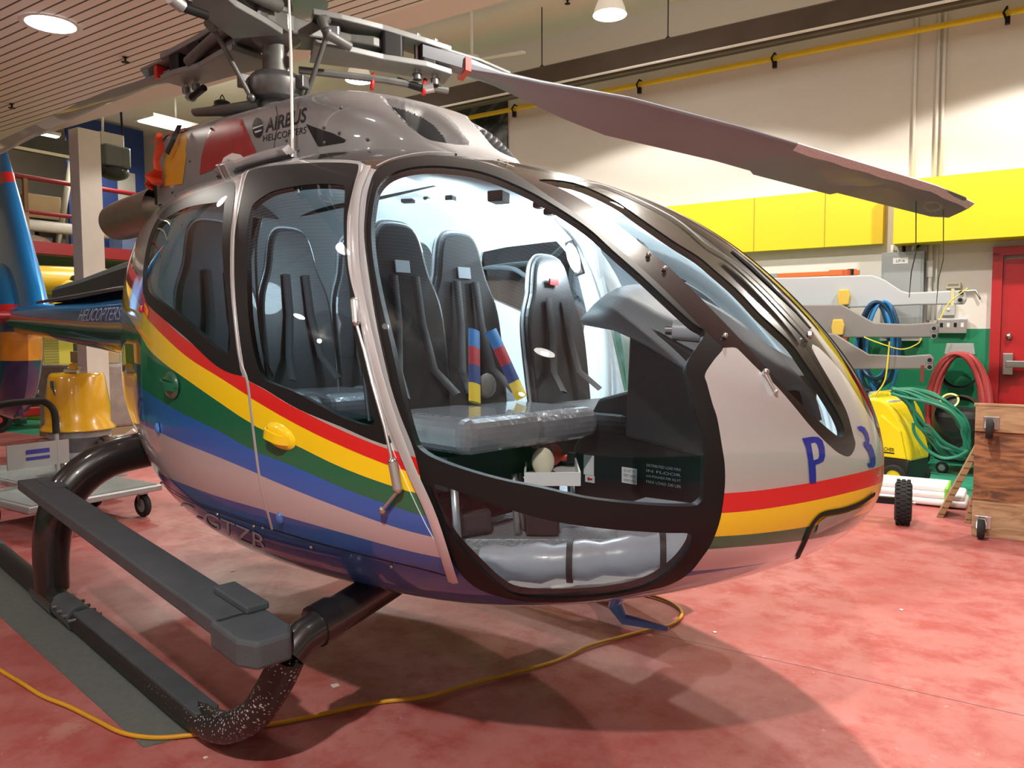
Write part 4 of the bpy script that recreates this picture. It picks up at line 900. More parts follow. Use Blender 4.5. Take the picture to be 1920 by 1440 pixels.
# ================================================================== room
def rthing(name, label, cat, a, b_, z=0, rz=0., group=None): return thing(name, label, cat, tuple(room(a, b_, z)), RA+rz, group)
def rbuild(mb, name, **k):
    o = mb.build(name, **k); o.rotation_euler = (0, 0, RA); return o
def floormat():
    m, nt, out = new_mat('red_epoxy'); N = nt.nodes; L = nt.links
    b = N.new('ShaderNodeBsdfPrincipled'); L.new(b.outputs[0], out.inputs[0]); tc = N.new('ShaderNodeTexCoord'); sx = N.new('ShaderNodeSeparateXYZ'); L.new(tc.outputs['Object'], sx.inputs[0])
    def noise(s, d=6, rough=.6): n = N.new('ShaderNodeTexNoise'); n.inputs['Scale'].default_value = s; n.inputs['Detail'].default_value = d; n.inputs['Roughness'].default_value = rough; L.new(tc.outputs['Object'], n.inputs[0]); return n.outputs['Fac']
    def ramp(x, p0, p1, c0=(0, 0, 0, 1), c1=(1, 1, 1, 1)):
        r = N.new('ShaderNodeValToRGB'); r.color_ramp.elements[0].position = p0; r.color_ramp.elements[1].position = p1; r.color_ramp.elements[0].color = c0; r.color_ramp.elements[1].color = c1; L.new(x, r.inputs[0]); return r.outputs[0]
    def mix(f, a, c):
        x = N.new('ShaderNodeMix'); x.data_type = 'RGBA'; L.new(f, x.inputs[0])
        for s, v in ((6, a), (7, c)):
            if isinstance(v, tuple): x.inputs[s].default_value = v
            else: L.new(v, x.inputs[s])
        return x.outputs[2]
    def math_(op, a, c):
        x = N.new('ShaderNodeMath'); x.operation = op
        for i, v in enumerate((a, c)):
            if isinstance(v, (int, float)): x.inputs[i].default_value = v
            else: L.new(v, x.inputs[i])
        return x.outputs[0]
    red = mix(ramp(noise(.9), .35, .7), (.37, .105, .100, 1), (.50, .20, .19, 1))
    red = mix(ramp(noise(5, 8, .7), .45, .62), red, (.36, .075, .07, 1))
    worn = math_('MULTIPLY', ramp(noise(1.6, 9, .72), .60, .63), ramp(noise(.45, 3), .52, .64))
    red = mix(worn, red, (.50, .27, .23, 1))
    red = mix(math_('MULTIPLY', ramp(noise(22, 5), .66, .72), .5), red, (.55, .35, .32, 1))
    # saw-cut joints
    def joint(out_, c, w=.0025): return math_('LESS_THAN', math_('ABSOLUTE', math_('SUBTRACT', out_, c), 0), w)
    j = None
    for c in (-2.02, -6.4): k = joint(sx.outputs[0], c); j = k if j is None else math_('MAXIMUM', j, k)
    for c in (.42,): j = math_('MAXIMUM', j, joint(sx.outputs[1], c))
    red = mix(j, red, (.06, .02, .02, 1))
    g1 = math_('GREATER_THAN', sx.outputs[1], 4.75); g2 = math_('MULTIPLY', math_('GREATER_THAN', sx.outputs[1], 2.55), math_('LESS_THAN', sx.outputs[0], -8.6)); g = math_('MAXIMUM', g1, g2)
    g = math_('MAXIMUM', g, math_('LESS_THAN', sx.outputs[0], -9.9))
    grn = mix(ramp(noise(2), .3, .7), (.03, .26, .16, 1), (.05, .34, .22, 1))
    L.new(mix(g, red, grn), b.inputs['Base Color'])
    L.new(ramp(noise(3, 6), .3, .75, (.36, .36, .36, 1), (.58, .58, .58, 1)), b.inputs['Roughness']); b.inputs['Specular IOR Level'].default_value = .35
    bp = N.new('ShaderNodeBump'); bp.inputs['Strength'].default_value = .15; bp.inputs['Distance'].default_value = .004; L.new(noise(60, 4), bp.inputs['Height']); L.new(bp.outputs[0], b.inputs['Normal'])
    return m
AMIN, AMAX, BMIN, CH = -15., 9., -9., 6.0
fl = MB().box(((AMIN+AMAX)/2, (BMIN+WB)/2, -.05), (AMAX-AMIN+.4, WB-BMIN+.4, .1), floormat()); struct(rbuild(fl, 'floor'))
def wallmat():
    m, nt, out = new_mat('wall_two_tone'); N = nt.nodes; L = nt.links
    b = N.new('ShaderNodeBsdfPrincipled'); L.new(b.outputs[0], out.inputs[0]); b.inputs['Roughness'].default_value = .55
    tc = N.new('ShaderNodeTexCoord'); sx = N.new('ShaderNodeSeparateXYZ'); L.new(tc.outputs['Object'], sx.inputs[0])
    lt = N.new('ShaderNodeMath'); lt.operation = 'LESS_THAN'; lt.inputs[1].default_value = 1.515; L.new(sx.outputs[2], lt.inputs[0])
    n = N.new('ShaderNodeTexNoise'); n.inputs['Scale'].default_value = 1.2; L.new(tc.outputs['Object'], n.inputs[0])
    mw_ = N.new('ShaderNodeMix'); mw_.data_type = 'RGBA'; mw_.inputs[6].default_value = (.66, .64, .60, 1); mw_.inputs[7].default_value = (.70, .68, .64, 1); L.new(n.outputs['Fac'], mw_.inputs[0])
    mx = N.new('ShaderNodeMix'); mx.data_type = 'RGBA'; mx.inputs[7].default_value = (.006, .22, .10, 1); L.new(lt.outputs[0], mx.inputs[0]); L.new(mw_.outputs[2], mx.inputs[6]); L.new(mx.outputs[2], b.inputs['Base Color'])
    n2 = N.new('ShaderNodeTexNoise'); n2.inputs['Scale'].default_value = 90; L.new(tc.outputs['Object'], n2.inputs[0]); bp = N.new('ShaderNodeBump'); bp.inputs['Strength'].default_value = .12; bp.inputs['Distance'].default_value = .01; L.new(n2.outputs['Fac'], bp.inputs['Height']); L.new(bp.outputs[0], b.inputs['Normal'])
    return m
WM = wallmat(); CEI = mat('ceiling_cream', (.76, .72, .64), .7, var=.05, scale=1)
struct(rbuild(MB().box(((AMIN+AMAX)/2, WB+.1, CH/2), (AMAX-AMIN+.4, .2, CH), WM), 'wall_back'))
struct(rbuild(MB().box((AMIN-.1, (BMIN+WB)/2, CH/2), (.2, WB-BMIN, CH), WM), 'wall_left'))
struct(rbuild(MB().box((AMAX+.1, (BMIN+WB)/2, CH/2), (.2, WB-BMIN, CH), WM), 'wall_right'))
struct(rbuild(MB().box(((AMIN+AMAX)/2, BMIN-.1, CH/2), (AMAX-AMIN+.4, .2, CH), WM), 'wall_front'))
def slatmat():
    m, nt, out = new_mat('ceiling_slats'); N = nt.nodes; L = nt.links
    b = N.new('ShaderNodeBsdfPrincipled'); L.new(b.outputs[0], out.inputs[0]); b.inputs['Roughness'].default_value = .45
    tc = N.new('ShaderNodeTexCoord'); sx = N.new('ShaderNodeSeparateXYZ'); L.new(tc.outputs['Object'], sx.inputs[0])
    d = N.new('ShaderNodeMath'); d.operation = 'DIVIDE'; d.inputs[1].default_value = .102; L.new(sx.outputs[1], d.inputs[0])
    f = N.new('ShaderNodeMath'); f.operation = 'FRACT'; L.new(d.outputs[0], f.inputs[0])
    lt = N.new('ShaderNodeMath'); lt.operation = 'LESS_THAN'; lt.inputs[1].default_value = .17; L.new(f.outputs[0], lt.inputs[0])
    mx = N.new('ShaderNodeMix'); mx.data_type = 'RGBA'; mx.inputs[6].default_value = (.84, .80, .75, 1); mx.inputs[7].default_value = (.035, .028, .025, 1); L.new(lt.outputs[0], mx.inputs[0]); L.new(mx.outputs[2], b.inputs['Base Color'])
    return m
SLAT = slatmat()
struct(rbuild(MB().box(((AMIN+AMAX)/2, (BMIN+2.1)/2, 4.30), (AMAX-AMIN, 2.1-BMIN, .1), SLAT), 'ceiling'))
struct(rbuild(MB().box(((AMIN+AMAX)/2, (2.1+WB)/2, CH+.05), (AMAX-AMIN, WB-2.1, .1), CEI), 'ceiling'), None)
struct(rbuild(MB().box(((AMIN+AMAX)/2, 2.275, 5.125), (AMAX-AMIN, .35, 1.75), CEI), 'trim_1'))
YW = mat('yellow_panel', (.74, .56, .008), .5, var=.04, scale=2, bump=.06, bscale=200)
struct(rbuild(MB().box((-3.9, 7.20, 2.885), (12.35, .16, .69), YW), 'trim_2'))
struct(rbuild(MB().box((5.7, 7.07, 2.86), (6.56, .42, .72), YW), 'trim_3'))
for a in (.75, 1.62): struct(rbuild(MB().box((a, 7.118, 2.885), (.006, .004, .69), mat('seam_dark', (.25, .19, .02), .6)), 'trim_4'))
# column under the beam
c0 = dep(160, 300, 10.6); ca, cb, _ = rab(c0)
struct(rbuild(MB().box((ca, cb, 2.13), (.24, .30, 4.26), mat('column_paint', (.60, .55, .50), .5)), 'trim_5'))
# door
dr = MB(); dr.box((4.0, 7.24, 1.15), (.99, .05, 2.28), mat('door_red', (.42, .006, .010), .4, coat=.3)); d1 = struct(rbuild(dr, 'door_1'), 'red steel door in the right of the wall with push bar')
def inroom(mb, name, parent, **k):
    o = mb.build(name, **k); o.parent = parent; return o
FRM = mat('frame_red', (.40, .006, .012), .4, coat=.3)
inroom(MB().box((3.45, 7.23, 1.18), (.10, .11, 2.36), FRM).box((4.55, 7.23, 1.18), (.10, .11, 2.36), FRM).box((4.0, 7.23, 2.38), (1.2, .11, .10), FRM), 'door_frame', d1)
inroom(MB().box((4.05, 7.13, 1.12), (.98, .06, .075), STEEL).box((3.58, 7.15, 1.12), (.10, .09, .24), STEEL), 'push_bar', d1, bevel=.008)
inroom(MB().sphere((3.58, 7.18, 1.43), .035, STEEL, 16).cyl((3.58, 7.22, 1.43), (3.58, 7.17, 1.43), .02, STEEL), 'door_lock', d1)

# services on the wall
def wl(px, py, b_=7.27): return rab(onb(px, py, b_))
pa = [(a, 7.12, 4.955) for a in np.linspace(-9, 8.5, 30)]
o = rbuild(MB().tube(pa, .035, mat('pipe_yellow', (.80, .58, .02), .4), 12), 'gas_pipe'); tag(o, 'long yellow gas pipe running along the top of the far wall', 'pipe')
PH = thing('pipe_hanger', 'x', 'bracket', tuple(room(-2.94, 7.12, 4.95)), RA, 'hangers of the yellow gas pipe')
MB().tube([(0, -.05, -.09), (-.03, -.05, .0), (0, -.03, .06), (0, .15, .06)], .012, BLKM, 8).box((.01, -.04, -.09), (.05, .05, .08), BLKM).build('hook', PH)
hl = ['black hanger of the yellow gas pipe beside the dark picture', 'black hanger of the yellow gas pipe second from the picture', 'black hanger of the yellow gas pipe above the yellow panel seam', 'black hanger of the yellow gas pipe above the red door']
PH['label'] = hl[0]
for px, py, l in ((1200, 155, hl[1]), (1453, 105, hl[2]), (1888, 22, hl[3])):
    a, b2, z = rab(onb(px, py, 7.12)); dup(PH, tuple(room(a, 7.12, 4.95)), label=l)
# radiant heater tube with reflector
DK = mat('heater_brown', (.10, .075, .065), .45, metal=.4, var=.3, scale=3)
hp = [(-.15, -.06), (-.13, -.03), (-.07, .22), (0, .26), (.07, .22), (.13, -.03), (.15, -.06), (.11, -.03), (.05, .19), (0, .22), (-.05, .19), (-.11, -.03)]
rh = rthing('radiant_heater', 'long dark radiant tube heater hanging along the far wall', 'heater', 0, 6.35, 4.94)
MB().prism(hp, lambda y, z, w: (-6.0+w, y, z), 15.0, DK).build('reflector', rh); MB().tube([(-5.9, 0, -.03), (8.9, 0, -.03)], .05, DK, 14).build('burner_tube', rh)
MB().box((1.5, -.135, -.06), (15, .04, .018), WHITE).build('reflector_lip', rh)
CHN = mat('chain_dark', (.05, .04, .04), .5, metal=.6)
for a in (-2.0, -.15, 2.0, 4.2): MB().tube([(a, 0, .25), (a, 0, 1.06)], .008, CHN, 6).tube([(a-.05, 0, .24), (a, .0, .28), (a+.05, 0, .24)], .008, CHN, 6).build('hanging_chain', rh)
# conduits
cd = rthing('wall_conduit', 'white twin conduit running down the wall to the grey electrical panel', 'conduit', 0, 0)
a1 = wl(1715, 200)[0]; a2 = wl(1757, 200)[0]
MB().tube([(a1, 7.25, 5.3), (a1, 7.25, 3.2)], .018, WHITE, 8).build('conduit_pipe', cd)
for k in (0, .06): MB().tube([(a2+k, 7.25, 5.3), (a2+k, 7.25, 3.2)], .018, WHITE, 8).build('conduit_pipe', cd)
MB().tube([(a2-.02, 7.245, 2.5), (a2-.02, 7.245, 1.62)], .03, WHITE, 8).build('conduit_pipe', cd); MB().box((a2-.02, 7.24, 2.22), (.07, .07, .2), WHITE).build('junction_fitting', cd, .01)
MB().tube([(a2+.05, 7.245, 2.5), (a2+.05, 7.245, 1.62)], .012, WHITE, 8).build('conduit_pipe', cd)
MB().tube([(a2-.05, 7.24, 1.95), (a2+.45, 7.24, 1.95), (a2+.5, 7.24, 1.85)], .012, STEEL, 8).build('conduit_pipe', cd)
# poster
A = wl(842, 216); Bq = wl(950, 190); Cq = wl(950, 300)
pm, nt, out = new_mat('dark_picture'); bb = nt.nodes.new('ShaderNodeBsdfPrincipled'); nt.links.new(bb.outputs[0], out.inputs[0]); bb.inputs['Roughness'].default_value = .35
tc = nt.nodes.new('ShaderNodeTexCoord'); nn = nt.nodes.new('ShaderNodeTexNoise'); nn.inputs['Scale'].default_value = 2.2; nn.inputs['Detail'].default_value = 9; nn.inputs['Roughness'].default_value = .75; nn.inputs['Distortion'].default_value = 1.5; nt.links.new(tc.outputs['Object'], nn.inputs[0])
rp_ = nt.nodes.new('ShaderNodeValToRGB'); rp_.color_ramp.elements[0].position = .48; rp_.color_ramp.elements[0].color = (.006, .010, .012, 1); rp_.color_ramp.elements[1].position = .72; rp_.color_ramp.elements[1].color = (.25, .27, .24, 1); nt.links.new(nn.outputs['Fac'], rp_.inputs[0]); nt.links.new(rp_.outputs[0], bb.inputs['Base Color'])
ps = rthing('wall_picture', 'large dark landscape picture high on the far wall behind the cowling', 'picture', -4.6, 7.26, 4.5); MB().box((0, 0, 0), (2.85, .03, 1.45), pm).build('picture_sheet', ps)
# electrical panel
GP = mat('panel_grey', (.30, .325, .34), .45, metal=.2, var=.05)
ep = rthing('electrical_panel', 'grey electrical panel labelled LP-6 beside the white conduits', 'electrical panel', 2.50, 7.18, 1.90)
MB().box((0, 0, 0), (.45, .18, 1.05), GP).build('cabinet', ep, .006); MB().box((0, -.094, .0), (.40, .008, .98), GP).build('panel_door', ep, .003)
MB().box((-.02, -.10, .42), (.16, .004, .07), WHTL).build('panel_label', ep); text_on('panel_lettering', 'LP-6', lambda u, v: (-.065+.09*u, -.1035, .405+.03*v), BLKL, ep, world=False)
MB().box((.02, -.10, -.30), (.26, .006, .12), GP).build('access_plate', ep, .002)
for k in (-.12, 0, .1): MB().tube([(k, 0, .5), (k, 0, .62)], .02, WHITE if k else BLKM, 8).build('cable_gland', ep)
MB().tube(spl_pts([(.12, 0, .55), (.2, 0, .66), (.12, 0, .74)], 5), .012, BLKM, 8).build('black_cable', ep)
sw = rthing('outlet_box', 'steel outlet box with four sockets straddling the white and green paint', 'outlet', 3.02, 7.24, 1.55); MB().box((0, 0, 0), (.30, .07, .17), ALU).build('box', sw, .005)
for k in range(4): MB().box((-.105+.07*k, -.037, .01), (.03, .006, .05), BLKM if k % 2 == 0 else WHITE).build('socket', sw)
sw = rthing('switch_box', 'small steel switch box above the four socket outlet box', 'switch', 2.98, 7.24, 1.74); MB().box((0, 0, 0), (.14, .06, .14), ALU).build('box', sw, .005); MB().sphere((0, -.035, 0), .02, WHITE, 10).build('plug', sw)
sw = rthing('thermostat', 'cream thermostat on the white wall above the outlets', 'thermostat', 3.02, 7.25, 2.02); MB().box((0, 0, 0), (.15, .04, .07), CREAM).build('case', sw, .004); MB().box((0, -.022, .005), (.11, .004, .02), GP).build('display', sw)

# lamps on the high ceiling and recessed lights
LAMPE = emis('lamp_glow', (1, .96, .88), 26); FROST = mat('lamp_glass', (.8, .76, .7), .35, coat=.4, emit=((1, .9, .78), .35))
bl = rthing('bay_lamp', 'bell shaped high bay lamp hanging above the far side, top centre of the room', 'lamp', -.33, 5.05, 5.08)
MB().lathe([(.19, 0), (.175, .06), (.12, .20), (.09, .22)], FROST, n=32).build('reflector_bell', bl); MB().lathe([(0, .02), (.185, .02)], LAMPE, n=32).build('lens', bl)
MB().lathe([(.10, .21), (.125, .24), (.125, .28), (.105, .30), (.125, .32), (.125, .38), (.08, .42), (.05, .52), (.02, .54), (.02, .93), (0, .93)], BLKM, n=28).build('ballast_housing', bl)
dup(bl, tuple(room(-4.28, 5.1, 5.08)), label='bell shaped bay lamp seen just above the engine cowling intake')
dup(bl, tuple(room(4.3, 5.05, 5.08)), label='bell shaped bay lamp above the red door side, outside the picture')
dup(bl, tuple(room(1.5, 3.5, 5.08)), label='bell shaped bay lamp over the port side of the nose, outside the picture')
sp = rthing('spot_fixture', 'small black fixture with a wire loop on the ceiling above the cowling', 'light fixture', *rab(dep(417, 208, 13)))
MB().lathe([(.15, -.06), (.17, 0), (.17, .05), (.13, .08), (.13, .14), (.06, .18), (0, .18)], BLKM, n=24).tube(spl_pts([(-.08, 0, .15), (0, 0, .26), (.08, 0, .15)], 5), .01, BLKM, 6).build('housing', sp)
DOWN = [(-3.67, .6, 70), (2.67, .56, 520), (3.75, -4.05, 600), (-3.67, -4.95, 60), (-.3, -2.2, 6)]
DL = ['round recessed downlight in the slatted ceiling, the only one in the picture', 'recessed downlight above the helicopter nose, outside the picture', 'recessed downlight behind the viewer', 'recessed downlight far left behind the viewer', 'recessed downlight over the near skid, outside the picture']
for (a, b2, _), lb in zip(DOWN, DL):
    dl = rthing('downlight', lb, 'lamp', a, b2, 4.245)
    MB().lathe([(.20, 0), (.24, -.006), (.25, 0)], WHITE, n=36).build('trim_ring', dl); MB().lathe([(0, -.001), (.20, -.001)], LAMPE, n=36).build('lens', dl)
FT = emis('tube_glow', (1, .93, .8), 9)
for (px, py, D, L, lb) in [(330, 238, 13.9, 1.2, 'fluorescent ceiling light left of the cowling'), (72, 254, 15.5, .6, 'fluorescent ceiling light at the far left end')]:
    a, b2, z = rab(dep(px, py, D)); ft = rthing('fluorescent_light', lb, 'lamp', a, b2, z, PI/2)
    MB().box((0, 0, .04), (L, .55, .06), WHITE).build('tray', ft); MB().box((0, 0, 0), (L*.96, .45, .02), FT).build('diffuser', ft)
    MB().tube([(0, 0, .06), (0, 0, .5)], .02, WHITE, 6).build('hanger', ft)
# ceiling fan
fa = rthing('ceiling_fan', 'white three bladed ceiling fan above the rotor blade', 'fan', -2.59, 5.5, 5.14)
MB().lathe([(0, -.05), (.12, -.04), (.14, 0), (.10, .06), (.02, .08), (.02, .86), (0, .86)], WHITE, n=24).build('motor', fa)
for k in range(3):
    w = R_(10+120*k); MB().prism([(.12, -.04), (.75, -.075), (.78, 0), (.75, .075), (.12, .04)], lambda x, y, w_, w=w: (x*math.cos(w)-y*math.sin(w), x*math.sin(w)+y*math.cos(w), .0+w_+.12*y), .012, WHITE).build('fan_blade', fa)
s0 = None
for (px, py, lo, lb) in [(775, 85, False, 'sprinkler head on the high ceiling beside the fan'), (1064, 3, False, 'sprinkler head on the high ceiling at the top edge'), (235, 110, True, 'sprinkler head in the slatted ceiling left of the rotor hub'), (22, 197, True, 'sprinkler head in the slatted ceiling at the left edge'), (555, 150, False, 'sprinkler head between the rotor mast and the pitch link')]:
    P = onz(px, py, 4.235 if lo else 5.98); sp = rthing('sprinkler_head', lb, 'sprinkler', *rab(P), group='ceiling sprinkler heads'); sp.location.z = 4.228 if lo else 5.98
    MB().tube([(0, 0, .04), (0, 0, -.02)], .012, BLKM, 6).lathe([(0, -.02), (.04, -.025), (.04, -.03), (0, -.03)], BLKM, n=10).tube([(0, 0, .02), (0, 0, .022)], .03, BLKM, 8).build('nozzle', sp)

# ================================================================== things on the floor near the helicopter
def floorpath(pix, z=.012): return [tuple(onz(x, y, z)) for x, y in pix]
cordm = mat('cord_yellow', (.62, .30, .012), .45, var=.2)
cp = floorpath([(-60, 1215), (0, 1256), (40, 1280), (80, 1305), (130, 1325), (180, 1350), (230, 1374), (290, 1383), (360, 1378), (440, 1368), (520, 1356), (600, 1340), (700, 1318), (800, 1306), (880, 1283), (960, 1262), (1040, 1240), (1100, 1213), (1150, 1198), (1210, 1182), (1255, 1172), (1278, 1155), (1272, 1138), (1240, 1122), (1200, 1112), (1160, 1108)])
cord = MB().tube(spl_pts(cp, 8), .0085, cordm, 10).build('extension_cord'); tag(cord, 'yellow extension cord snaking across the red floor under the nose', 'cord')
g = [onz(-160, 1010, .0), onz(345, 1368, .0), onz(262, 1398, .0), onz(-120, 1165, .0)]
sm = mat('grit_grey', (.135, .155, .145), .85, var=.25, scale=30, bump=.6, bscale=400)
q0 = np.array([-2.6, -1.03, 0]); strip = MB(); strip.prism([(-2.6, -.99), (1.40, -1.04), (1.33, -1.30), (-2.6, -1.42)], lambda x, y, w: (x, y, .0+w), .004, sm)
o = strip.build('anti_slip_strip'); tag(o, 'grey gritty anti-slip strip on the floor under the near skid', 'mat')
CH_ = mat('paint_chip', (.68, .62, .58), .6)
for i, (px, py, lb) in enumerate([(628, 1285, 'white paint chip on the red floor right of the skid toe'), (436, 1070, 'pale paint chip on the floor behind the step'), (385, 1420, 'tiny pale chip at the bottom edge below the cord'), (1690, 1143, 'small white chip on the floor right of the nose'), (1340, 1185, 'tiny white chip in front of the belly antenna')]):
    P = onz(px, py, .002); s = [.018, .016, .008, .010, .010][i]
    o = MB().prism([(-s, -s*.6), (s*.8, -s), (s, s*.7), (-s*.5, s)], lambda x, y, w: (x, y, w), .002, CH_).build('paint_chip'); o.location = (P[0], P[1], .001); tag(o, lb, 'paint chip')

# ------------------------------------------------------------------ platform trolley
ALG = mat('trolley_grey', (.40, .41, .43), .4, metal=.5, var=.1); DKT = mat('deck_tread', (.20, .23, .23), .6, var=.2, bump=.8, bscale=120); TYR = mat('tyre', (.014, .014, .014), .8, bump=.3, bscale=90)
def wheel(name, parent, c, r, w, rim=ALG, ax=(0, 1, 0), hub=.45):
    q = Vector((0, 0, 1)).rotation_difference(Vector(ax)).to_matrix()
    o = MB().lathe([(r*.62, -w/2), (r*.9, -w/2), (r, -w*.3), (r, w*.3), (r*.9, w/2), (r*.62, w/2), (r*.62, -w/2)], TYR, c, 28, q).build(name, parent)
    MB().lathe([(0, -w*.32), (r*.2, -w*.45), (r*.62, -w*.3), (r*.62, w*.3), (r*.2, w*.45), (0, w*.32)], rim, c, 24, q).build('rim', o); return o
tl = rthing('platform_trolley', 'grey platform trolley with a black padded handle behind the rear skid leg', 'trolley', -2.66, .08)
MB().box((0, 0, .235), (.94, 1.02, .05), ALG).build('deck_frame', tl, .01); MB().box((0, 0, .263), (.88, .96, .006), DKT).build('deck_tread', tl)
for x, y in ((.36, .40), (.30, -.34), (-.36, .40), (-.36, -.40)):
    w_ = wheel('wheel', tl, (x, y, .095), .095, .045); MB().box((x, y, .2), (.05, .07, .03), STEEL).box((x, y-.035, .15), (.03, .006, .11), STEEL).box((x, y+.035, .15), (.03, .006, .11), STEEL).build('caster_fork', tl)
hy = (-.32, .14); hx = -.44
for y_ in hy: MB().tube([(hx, y_, .26), (hx, y_, .72)], .018, ALG, 12).build('handle_post', tl)
MB().tube(spl_pts([(hx, hy[0], .66), (hx, hy[0], .86), (hx, hy[0]+.05, .93), (hx, -.01, .94), (hx, hy[1]-.07, .92), (hx, hy[1]-.01, .84), (hx, hy[1], .66)], 5), .028, RUB, 12).build('padded_handle', tl)
MB().box((hx+.01, -.01, .50), (.012, .48, .20), ALG).build('handle_panel', tl); MB().box((hx+.02, -.02, .53), (.003, .18, .035), mat('sticker_blue', (.03, .03, .25), .5)).build('panel_sticker', tl); MB().box((hx+.02, -.02, .475), (.003, .18, .025), mat('sticker_blue', (.03, .03, .25), .5)).build('panel_sticker', tl)
# second dolly carrying the covered gearbox
t2 = rthing('flat_dolly', 'low flat dolly carrying the yellow covered motor', 'dolly', -3.85, .46)
MB().box((0, 0, .21), (1.3, .86, .05), ALG).build('deck', t2, .01); MB().box((0, 0, .237), (1.22, .80, .006), DKT).build('deck_tread', t2)
for x, y in ((.5, .32), (.5, -.32), (-.5, .32), (-.5, -.32)): wheel('wheel', t2, (x, y, .09), .09, .045); MB().box((x, y, .19), (.05, .09, .02), STEEL).build('caster_plate', t2)
em = rthing('covered_motor', 'motor unit with a big yellow bell cover standing on the low dolly', 'motor', -3.40, .56, .245)
YCV = mat('cover_yellow', (.72, .38, .01), .25, coat=1, var=.05)
MB().lathe([(0, .90), (.20, .90), (.215, .885), (.225, .86), (.262, .60), (.262, .46), (.30, .415), (.30, .40), (.0, .40)], YCV, n=40).build('bell_cover', em)
MB().lathe([(0, .0), (.19, .0), (.20, .12), (.15, .20), (.21, .30), (.26, .34), (.26, .40), (0, .40)], mat('cast_grey', (.30, .31, .34), .45, metal=.5, var=.4, scale=9), n=28).build('housing', em)
MB().lathe([(0, -.05), (.14, -.05), (.16, 0), (.15, .05), (.07, .09), (0, .09)], mat('rusty_steel', (.12, .07, .05), .45, metal=.7, var=.5, scale=14), (.22, .12, .18), 28, Matrix.Rotation(PI/2, 3, 'X')).build('flange', em)
MB().lathe([(.10, -.03), (.125, -.01), (.125, .02), (.10, .03)], STEEL, (.21, .07, .19), 28, Matrix.Rotation(PI/2, 3, 'X')).build('clamp_ring', em)
MB().cyl((-.16, -.12, .22), (-.16, -.26, .27), .05, ALU).build('pipe_stub', em); MB().cyl((.1, -.16, .08), (.1, -.22, .08), .09, STEEL).build('side_cover', em)
MB().tube(spl_pts([(.0, -.03, .90), (-.03, -.03, .96), (.03, -.03, .97), (.09, -.04, .93)], 5), .018, YCV, 8).sphere((-.05, -.03, .94), .03, STEEL, 10).tube([(.0, -.1, .92), (.14, -.06, .915)], .018, ALU, 8).build('lifting_hook', em)
MB().prism([(-.03, 0), (.03, 0), (.04, -.1), (.01, -.22), (-.01, -.22), (-.035, -.1)], lambda x, z, w: (.05+x, -.232-w+.24*(z)*(-.15)-0, .84+z), .006, mat('foil_tape', (.5, .5, .52), .25, metal=.9, bump=.6, bscale=30)).build('foil_patch', em)

# ------------------------------------------------------------------ far left background
def ab_at(px, py, a): return rab(ona(px, py, a))
REDR = mat('rail_red', (.30, .010, .018), .45)
# storage platform with red rails
mz = rthing('storage_platform', 'raised storage platform with red guard rails along the far left wall', 'shelving', -11.6, 0)
MB().box((-1.7, 5.0, 3.02), (3.3, 4.4, .06), mat('plywood', (.36, .25, .14), .6, var=.2)).build('platform_deck', mz)
MB().box((0, 5.0, 3.12), (.10, 4.4, .22), REDR).build('edge_beam', mz)
MB().tube([(0, 2.9, 4.38), (0, 6.1, 4.38), (0, 6.35, 4.28), (0, 6.38, 4.1), (0, 6.38, 3.1)], .045, REDR, 10).build('top_rail', mz)
MB().tube([(0, 2.9, 3.76), (0, 6.38, 3.76)], .04, REDR, 10).build('middle_rail', mz)
for b_ in (3.0, 4.0, 5.15): MB().box((0, b_, 3.75), (.07, .07, 1.25), mat('post_brown', (.32, .17, .08), .6)).build('rail_post', mz)
for a_, b_ in ((-.1, 3.0), (-.1, 7.0), (-3.2, 3.0), (-3.2, 7.0), (-.1, 5.0)): MB().box((a_, b_, 1.5), (.12, .12, 3.0), mat('leg_grey', (.3, .3, .3), .5)).build('platform_leg', mz)
# things stored up there
BXM = mat('cardboard', (.40, .28, .15), .7, var=.1); 
for i, (a_, b_, z, d, mt, nm, lb, cat) in enumerate([
    (-12.3, 4.55, 3.95+.0, (.5, .62, .45), BXM, 'cardboard_box', 'tan cardboard box high on the storage platform stack', 'box'),
    (-12.3, 4.1, 3.30, (.5, .5, .46), mat('box_white', (.55, .55, .5), .6), 'white_carton', 'white carton on the storage platform behind the red rails', 'box'),
    (-12.3, 4.65, 3.38, (.6, .5, .62), mat('crate_dark', (.05, .05, .045), .6), 'dark_crate', 'dark crate under the tan cardboard box', 'crate'),
    (-12.4, 3.6, 3.75, (.5, .45, 1.36), mat('cloth_olive', (.16, .15, .10), .8, bump=.5, bscale=12), 'covered_stack', 'stack covered in olive cloth at the left of the platform', 'stack'),
    (-12.1, 6.2, 3.3, (.5, .5, .45), mat('pack_blue', (.12, .17, .32), .6, bump=.6, bscale=18), 'blue_bundle', 'blue packed bundle on the platform right of the column', 'bundle')]):
    o = rthing(nm, lb, cat, a_, b_, z-d[2]/2 if False else z-.0)
    MB().box((0, 0, 0), d, mt).build('body', o, .01); 
    if 'box' in nm or 'carton' in nm: MB().box((0, 0, d[2]/2+.002), (d[0]*.98, .05, .004), mat('parcel_tape', (.5, .42, .28), .4)).build('tape', o)
rl = rthing('cloth_roll', 'pale cloth roll lying on the storage platform', 'roll', -12.35, 5.35, 3.2); MB().cyl((0, -.25, 0), (.25, .2, 0), .12, WHITE).build('roll', rl)
wr = rthing('wrapped_tubes', 'long white wrapped tube lying across the platform edge', 'tube', -11.85, 5.0, 3.55); MB().tube([(0, -1.9, 0), (0, .65, 0)], .11, mat('wrap_white', (.52, .50, .46), .5, bump=.4, bscale=14), 14).build('tube', wr)
